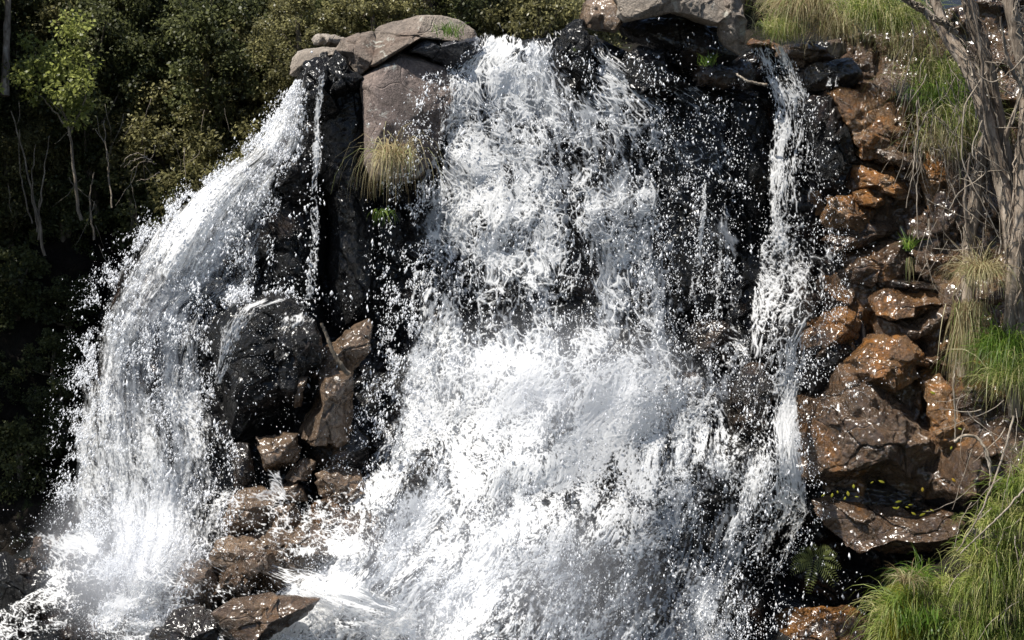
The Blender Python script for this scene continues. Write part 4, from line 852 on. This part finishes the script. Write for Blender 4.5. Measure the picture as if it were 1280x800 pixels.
tussock('rusty tuft growing on top of the moss cushion', 1134, 728, -2.0, 160, .38, 'grass_dry', 62, spread=.9, up=.5, droop=2.2, base_r=.04)
tussock('bright green tuft between the moss cushion and the bank', 1150, 722, -1.9, 220, .45, 'grass_green', 63, spread=1.0, up=.3, droop=1.6, wind=(-.4, 0, 0))
tussock('low green leaves at the foot of the moss cushion', 1150, 775, -2.1, 160, .16, 'grass_green', 64, spread=1.0, droop=.8, width=.022, base_r=.14)
# ferns
def fern(label, px, py, Y, n, l, seed, up=.5):
    rs = np.random.RandomState(seed); b = W(px, py, Y); root = empty('fern', b); tag(root, label, 'fern')
    for i in range(n):
        a = 2 * math.pi * i / n + rs.uniform(-.3, .3); d = np.array([math.cos(a), -.3, math.sin(a) * .9 + .12]); d /= np.linalg.norm(d)
        P = np.array([b + d * l * s + np.array([0, 0, -.35 * l * s * s]) for s in np.linspace(0, 1, 14)])
        Vs, Fs, off = [], [], 0
        for k in range(1, 14):
            tdir = P[k] - P[k - 1]; tdir /= np.linalg.norm(tdir); sd = np.cross(tdir, [0, -1, .3]); sd /= np.linalg.norm(sd); ll = l * .22 * math.sin(math.pi * (k / 14) ** .8) + .01
            for s in (-1, 1):
                q = P[k] + (sd * s + tdir * .5) * ll; m_ = (P[k] + q) / 2
                Vs += [P[k], m_ + tdir * ll * .10, q, m_ - tdir * ll * .10]; Fs.append([off, off + 1, off + 2, off + 3]); off += 4
        mesh('frond', np.array(Vs), np.array(Fs), M['fern'], parent=root, smooth=False, attrs={'tint': rs.rand(len(Vs)) * .4 + .3})
fern('pale green fern in the dark hollow at bottom right', 1018, 698, -.55, 12, .32, 81)
fern('tiny fern sprout on the brown slab beside the bank', 1198, 646, -.9, 6, .10, 82)
# fallen leaves
LG = 'yellow leaves caught on the ledge'
def leaf(label, px, py, Y, s, tint, seed, group=LG):
    rs = np.random.RandomState(seed); b = W(px, py, Y); a = rs.rand() * 3.14; ca, sa = math.cos(a), math.sin(a)
    pr = [(-1, 0), (-.5, .34), (.1, .42), (.6, .25), (1, 0), (.6, -.25), (.1, -.42), (-.5, -.34)]
    V = [b + s * np.array([u * ca - v * sa, -.25 * abs(v) + .1 * u, (u * sa + v * ca) * .75]) for u, v in pr] + [b + np.array([0, -.008, 0])]
    F = [[i, (i + 1) % 8, 8] for i in range(8)]
    tag(mesh('fallen_leaf', np.array(V), np.array(F), M['yleaf'], origin=b, attrs={'tint': np.full(9, tint)}), label, 'leaf', group)
leaf_spots = [(1050,617),(1054,622),(1040,620),(1062,615),(1068,621),(1028,621),(1120,634),(1126,628),(1132,632),(1138,631),(1144,644),(1150,642),(1158,640),(1166,636),(1070,608),(1100,604),(1090,602),(1124,636)]
for i, (a, b) in enumerate(leaf_spots): leaf('yellow leaf lying along the dark ledge under the huge boulder', a + (i * 5) % 7 - 3, b + (i * 3) % 5 - 2, -.72, .026 + .006 * ((i * 5) % 4), .1 + .5 * ((i * 7) % 10) / 10, i)
for i, (lab, a, b, Y, s, t) in enumerate([
    ('orange yellow leaf beside the crack right of the ledge leaves', 1153, 612, -.75, .04, .8), ('orange leaf above the ledge near the bank', 1192, 600, -.75, .04, .85),
    ('single yellow leaf stuck on the orange part of the huge boulder', 1166, 491, -1.15, .04, .3), ('yellow leaf on the roots right of the huge boulder', 1200, 536, -1.1, .03, .5),
    ('small yellow leaf on the ledge by the right trunk foot', 1189, 560, -1.0, .03, .5)]): leaf(lab, a, b, Y, s, t, 50 + i, None)

# ------------------------------------------------------------------ leaning trees, right
def leaning(label, ctrl, rads, seed, limbs, mat='bark', cat='tree', name='leaning_tree', crown=None):
    root = empty(name, W(*ctrl[0])); tag(root, label, cat)
    P = smooth_path([W(*c) for c in ctrl], 60); r = np.interp(np.linspace(0, 1, 60), np.linspace(0, 1, len(rads)), rads)
    rs = np.random.RandomState(seed); P = P + np.cumsum(rs.normal(size=P.shape) * .004, 0)
    V, F = tube_arrays(P, r * .72, 22, .3, seed)
    mesh('trunk', V, F, M[mat], parent=root)
    for i, lb in enumerate(limbs):
        C_ = [W(*c[:3]) for c in lb]; p = smooth_path(C_, 20) + rs.normal(size=(20, 3)) * .006; V, F = tube_arrays(p, np.linspace(lb[0][3], lb[-1][3], 20), 7, .2, seed + i); mesh('limb', V, F, M['twig' if lb[0][3] < .02 else mat], parent=root)
    # loose strips of bark
    parts = []
    for k in range(26):
        j = rs.randint(2, 50); s = P[j]; a = rs.rand() * 6.28; o = s + np.array([math.cos(a) * r[j], -abs(math.sin(a)) * r[j] - .01, 0]); l = rs.randint(5, 11)
        q = P[j:j + l] - s + o + rs.normal(size=(len(P[j:j + l]), 3)) * .02
        if len(q) > 3: parts.append(tube_arrays(q, np.linspace(.014, .003, len(q)), 4))
    V, F = join(parts); mesh('bark_strips', V, F, M['twig' if seed % 2 else 'bark'], parent=root)
    if crown:
        cs = np.array([W(*c) for c in crown]); V, F, t = leaves(rs, cs, np.full(len(cs), .35), 60, .08, .02); mesh('crown', V, F, M['leaf'], parent=root, smooth=False, attrs={'tint': t})
    return root
rs = np.random.RandomState(9)
leaning('leftmost leaning trunk with shaggy bark at the top right', [(1290,520,-.9),(1272,400,-.9),(1262,280,-.8),(1243,180,-.7),(1215,90,-.6),(1180,30,-.4),(1150,-60,-.2),(1120,-160,0)], [.14,.13,.12,.115,.11,.09,.08,.06], 1,
    [[(1230,140,-.7,.035),(1200,80,-.6,.03),(1150,10,-.5,.025),(1110,-10,-.4,.02)], [(1250,220,-.8,.03),(1230,130,-1,.02),(1226,60,-1.1,.014),(1210,-20,-1.2,.01)]], crown=cloud(1110, -150, 90, 45, -.2, .5, 22))
leaning('second leaning trunk crossing behind the leftmost one', [(1300,420,-.6),(1275,330,-.6),(1262,220,-.5),(1240,110,-.5),(1215,20,-.5),(1195,-80,-.4),(1180,-180,-.3)], [.13,.12,.11,.10,.10,.09,.07], 2,
    [[(1255,180,-.6,.03),(1280,100,-.9,.02),(1300,20,-1.1,.01)]], crown=cloud(1250, -170, 80, 40, -.5, .5, 16))
leaning('upright pale trunk foot left of the tussock in the sun', [(1206,470,-.5),(1212,400,-.5),(1210,330,-.45),(1216,260,-.45),(1226,200,-.5),(1240,150,-.6)], [.12,.12,.11,.11,.10,.08], 3,
    [[(1214,300,-.6,.03),(1206,250,-.7,.02),(1212,190,-.8,.012)]])
leaning('brown trunk at the right edge of the photo', [(1268,520,-1.0),(1262,420,-1),(1270,320,-1),(1276,220,-.9),(1282,100,-.9),(1262,0,-.9),(1240,-90,-.9)], [.10,.10,.11,.10,.10,.09,.08], 4, [])
leaning('thick trunk leaving the frame at the top right corner', [(1330,400,-1.2),(1310,250,-1.2),(1290,130,-1.2),(1272,60,-1.2),(1262,0,-1.2),(1255,-80,-1.2)], [.12,.12,.11,.10,.10,.09], 5,
    [[(1290,130,-1.3,.03),(1262,80,-1.4,.02),(1250,20,-1.5,.012)]])
leaning('fallen sunlit white branch crossing the top right corner', [(1195,42,-.9),(1165,22,-.9),(1135,4,-.9),(1105,-14,-.9),(1070,-34,-.8)], [.05,.055,.05,.045,.04], 7, [], 'twig', 'branch', 'fallen_branch')
# vines and dead stems
def vine(label, ctrl, r0, r1, name='dry_vine', cat='vine', mat='twig'):
    P = smooth_path([W(*c) for c in ctrl], 30); P = P + np.random.RandomState(int(ctrl[0][0])).normal(size=P.shape) * .004
    V, F = tube_arrays(P, np.linspace(r0, r1, 30), 6); tag(mesh(name, V, F, M[mat], origin=P[0]), label, cat)
for lab, c, a, b in [
    ('pale vine arching down above the big orange slab', [(1140,26,-.2),(1142,50,-.2),(1134,90,-.2),(1124,120,-.1),(1120,132,0)], .009, .006),
    ('straight pale stem hanging in front of the shiny slab', [(1146,125,-.2),(1147,180,-.3),(1146,240,-.4),(1148,300,-.4)], .010, .007),
    ('pale stem curving left of the straight hanging stem', [(1160,140,-.3),(1146,170,-.3),(1142,210,-.4),(1132,260,-.4)], .010, .005),
    ('long pale stem slanting down across the grassy bank', [(1290,600,-2.4),(1262,632,-2.5),(1232,662,-2.5),(1200,692,-2.4)], .013, .008),
    ('dark stem dropping from the trunks to the bank', [(1268,520,-1.9),(1250,580,-2.1),(1226,640,-2.2),(1196,690,-2.1)], .014, .008),
    ('thin stem looping beside the pale trunk foot', [(1232,90,-1),(1208,130,-1.1),(1202,180,-1.1),(1206,210,-1.1),(1226,250,-1.2),(1250,300,-1.2)], .010, .006),
    ('pale stem crossing below the leaning trunks', [(1228,150,-1.2),(1215,190,-1.2),(1232,215,-1.2),(1200,240,-1.1),(1186,262,-1.1)], .010, .005),
    ('white curling stem at the right edge of the photo', [(1282,70,-1.5),(1262,90,-1.5),(1240,102,-1.4),(1220,92,-1.4)], .010, .006),
    ('white hooked stem beside the right edge trunks', [(1272,90,-1.5),(1278,110,-1.5),(1272,130,-1.5),(1266,155,-1.5)], .014, .010),
    ('dry twig hanging from the trunk foot to the ledge', [(1196,440,-.8),(1192,480,-.9),(1194,520,-.9),(1194,550,-.9)], .014, .010),
    ('forked root lying at right of the huge boulder', [(1194,552,-1.1),(1205,545,-1.2),(1222,548,-1.2),(1236,570,-1.3),(1240,600,-1.3)], .022, .014),
    ('thin stem rising through the lower bank grass', [(1230,560,-1.9),(1238,600,-2),(1224,650,-2.1)], .010, .006)]:
    vine(lab, c, a, b)
vine('brown broken stick propped on the dark block and tan slab', [(402,404,-1.0),(410,424,-1.0),(418,444,-1.0),(426,456,-1.0),(436,468,-.95)], .018, .032, 'stick', 'stick', 'bark_pale')
vine('pale driftwood stick on the ledge left of the right fall', [(920,92,.45),(932,100,.4),(945,104,.4),(960,106,.4)], .012, .02, 'stick', 'stick', 'twig')
def tangle(label, n, box, Y, seed, ang=(1.2, .5), ln=(.3, .9), r=.0045):
    rs = np.random.RandomState(seed); parts = []
    for i in range(n):
        p = W(rs.uniform(box[0], box[2]), rs.uniform(box[1], box[3]), Y + rs.uniform(-.3, .4)); a = rs.normal(*ang); l = rs.uniform(*ln)
        d = np.array([math.cos(a), rs.normal(0, .2), -math.sin(a)]); q = [p]
        for k in range(8): d = d + rs.normal(size=3) * .16; d /= np.linalg.norm(d); q.append(q[-1] + d * l / 8)
        parts.append(tube_arrays(np.array(q), np.linspace(r * rs.uniform(.8, 1.8), r * .5, 9), 4))
    V, F = join(parts); tag(mesh('dead_twigs', V, F, M['twig'], origin=W((box[0] + box[2]) / 2, (box[1] + box[3]) / 2, Y)), label, None, None, 'stuff')
tangle('tangle of thin dead stems among the right trunks', 150, (1150, 0, 1290, 330), -.8, 91)
tangle('dead stems hanging over the orange rocks', 45, (1130, 110, 1200, 200), .0, 92, ang=(1.5, .3))
tangle('dead stems lying in the bank grass', 40, (1200, 480, 1290, 760), -2.1, 93, ang=(2.0, .4))
tangle('bare twigs in the shade of the left slope', 40, (0, 120, 300, 330), 4.3, 94, ang=(1.5, .5), r=.004)
# mist hanging where the falls land: soft closed puffs of thin, even density
def mist(label, px, py, Y, r, dens):
    D, F = cubesphere(24); c = W(px, py, Y); P = D * np.array(r) + c
    m, nt, n, L, out = newmat('mist'); v = n.new('ShaderNodeVolumePrincipled'); v.inputs['Color'].default_value = (.93, .95, 1, 1); v.inputs['Anisotropy'].default_value = .0
    tc = n.new('ShaderNodeTexCoord'); mp = n.new('ShaderNodeMapping'); mp.inputs['Scale'].default_value = tuple(1 / q for q in r); L.new(tc.outputs['Object'], mp.inputs[0])
    gr = n.new('ShaderNodeTexGradient'); gr.gradient_type = 'SPHERICAL'; L.new(mp.outputs[0], gr.inputs[0])
    nz = noise_n(nt, tc.outputs['Object'], 1.6, 3, .6, .4); a = n.new('ShaderNodeMapRange'); a.inputs['From Min'].default_value = .35; a.inputs['From Max'].default_value = .65; a.inputs['To Min'].default_value = .3; a.inputs['To Max'].default_value = 1.3; L.new(nz, a.inputs[0])
    b = n.new('ShaderNodeMath'); b.operation = 'MULTIPLY'; L.new(gr.outputs['Fac'], b.inputs[0]); L.new(a.outputs[0], b.inputs[1])
    c2 = n.new('ShaderNodeMath'); c2.operation = 'MULTIPLY'; L.new(b.outputs[0], c2.inputs[0]); c2.inputs[1].default_value = dens; L.new(c2.outputs[0], v.inputs['Density'])
    L.new(v.outputs[0], out.inputs['Volume']); tag(mesh('mist', P, F, m, origin=c), label, None, None, 'stuff')
mist('bluish mist over the spray pool at the foot of the left fall', 150, 700, -1.6, (1.1, .9, 1.1), 1.0)
mist('white mist at the foot of the main waterfall', 600, 730, -2.3, (2.3, 1.0, 1.4), .5)
mist('pale mist where the main waterfall hits its middle step', 690, 480, -.9, (2.0, .8, 1.0), .6)
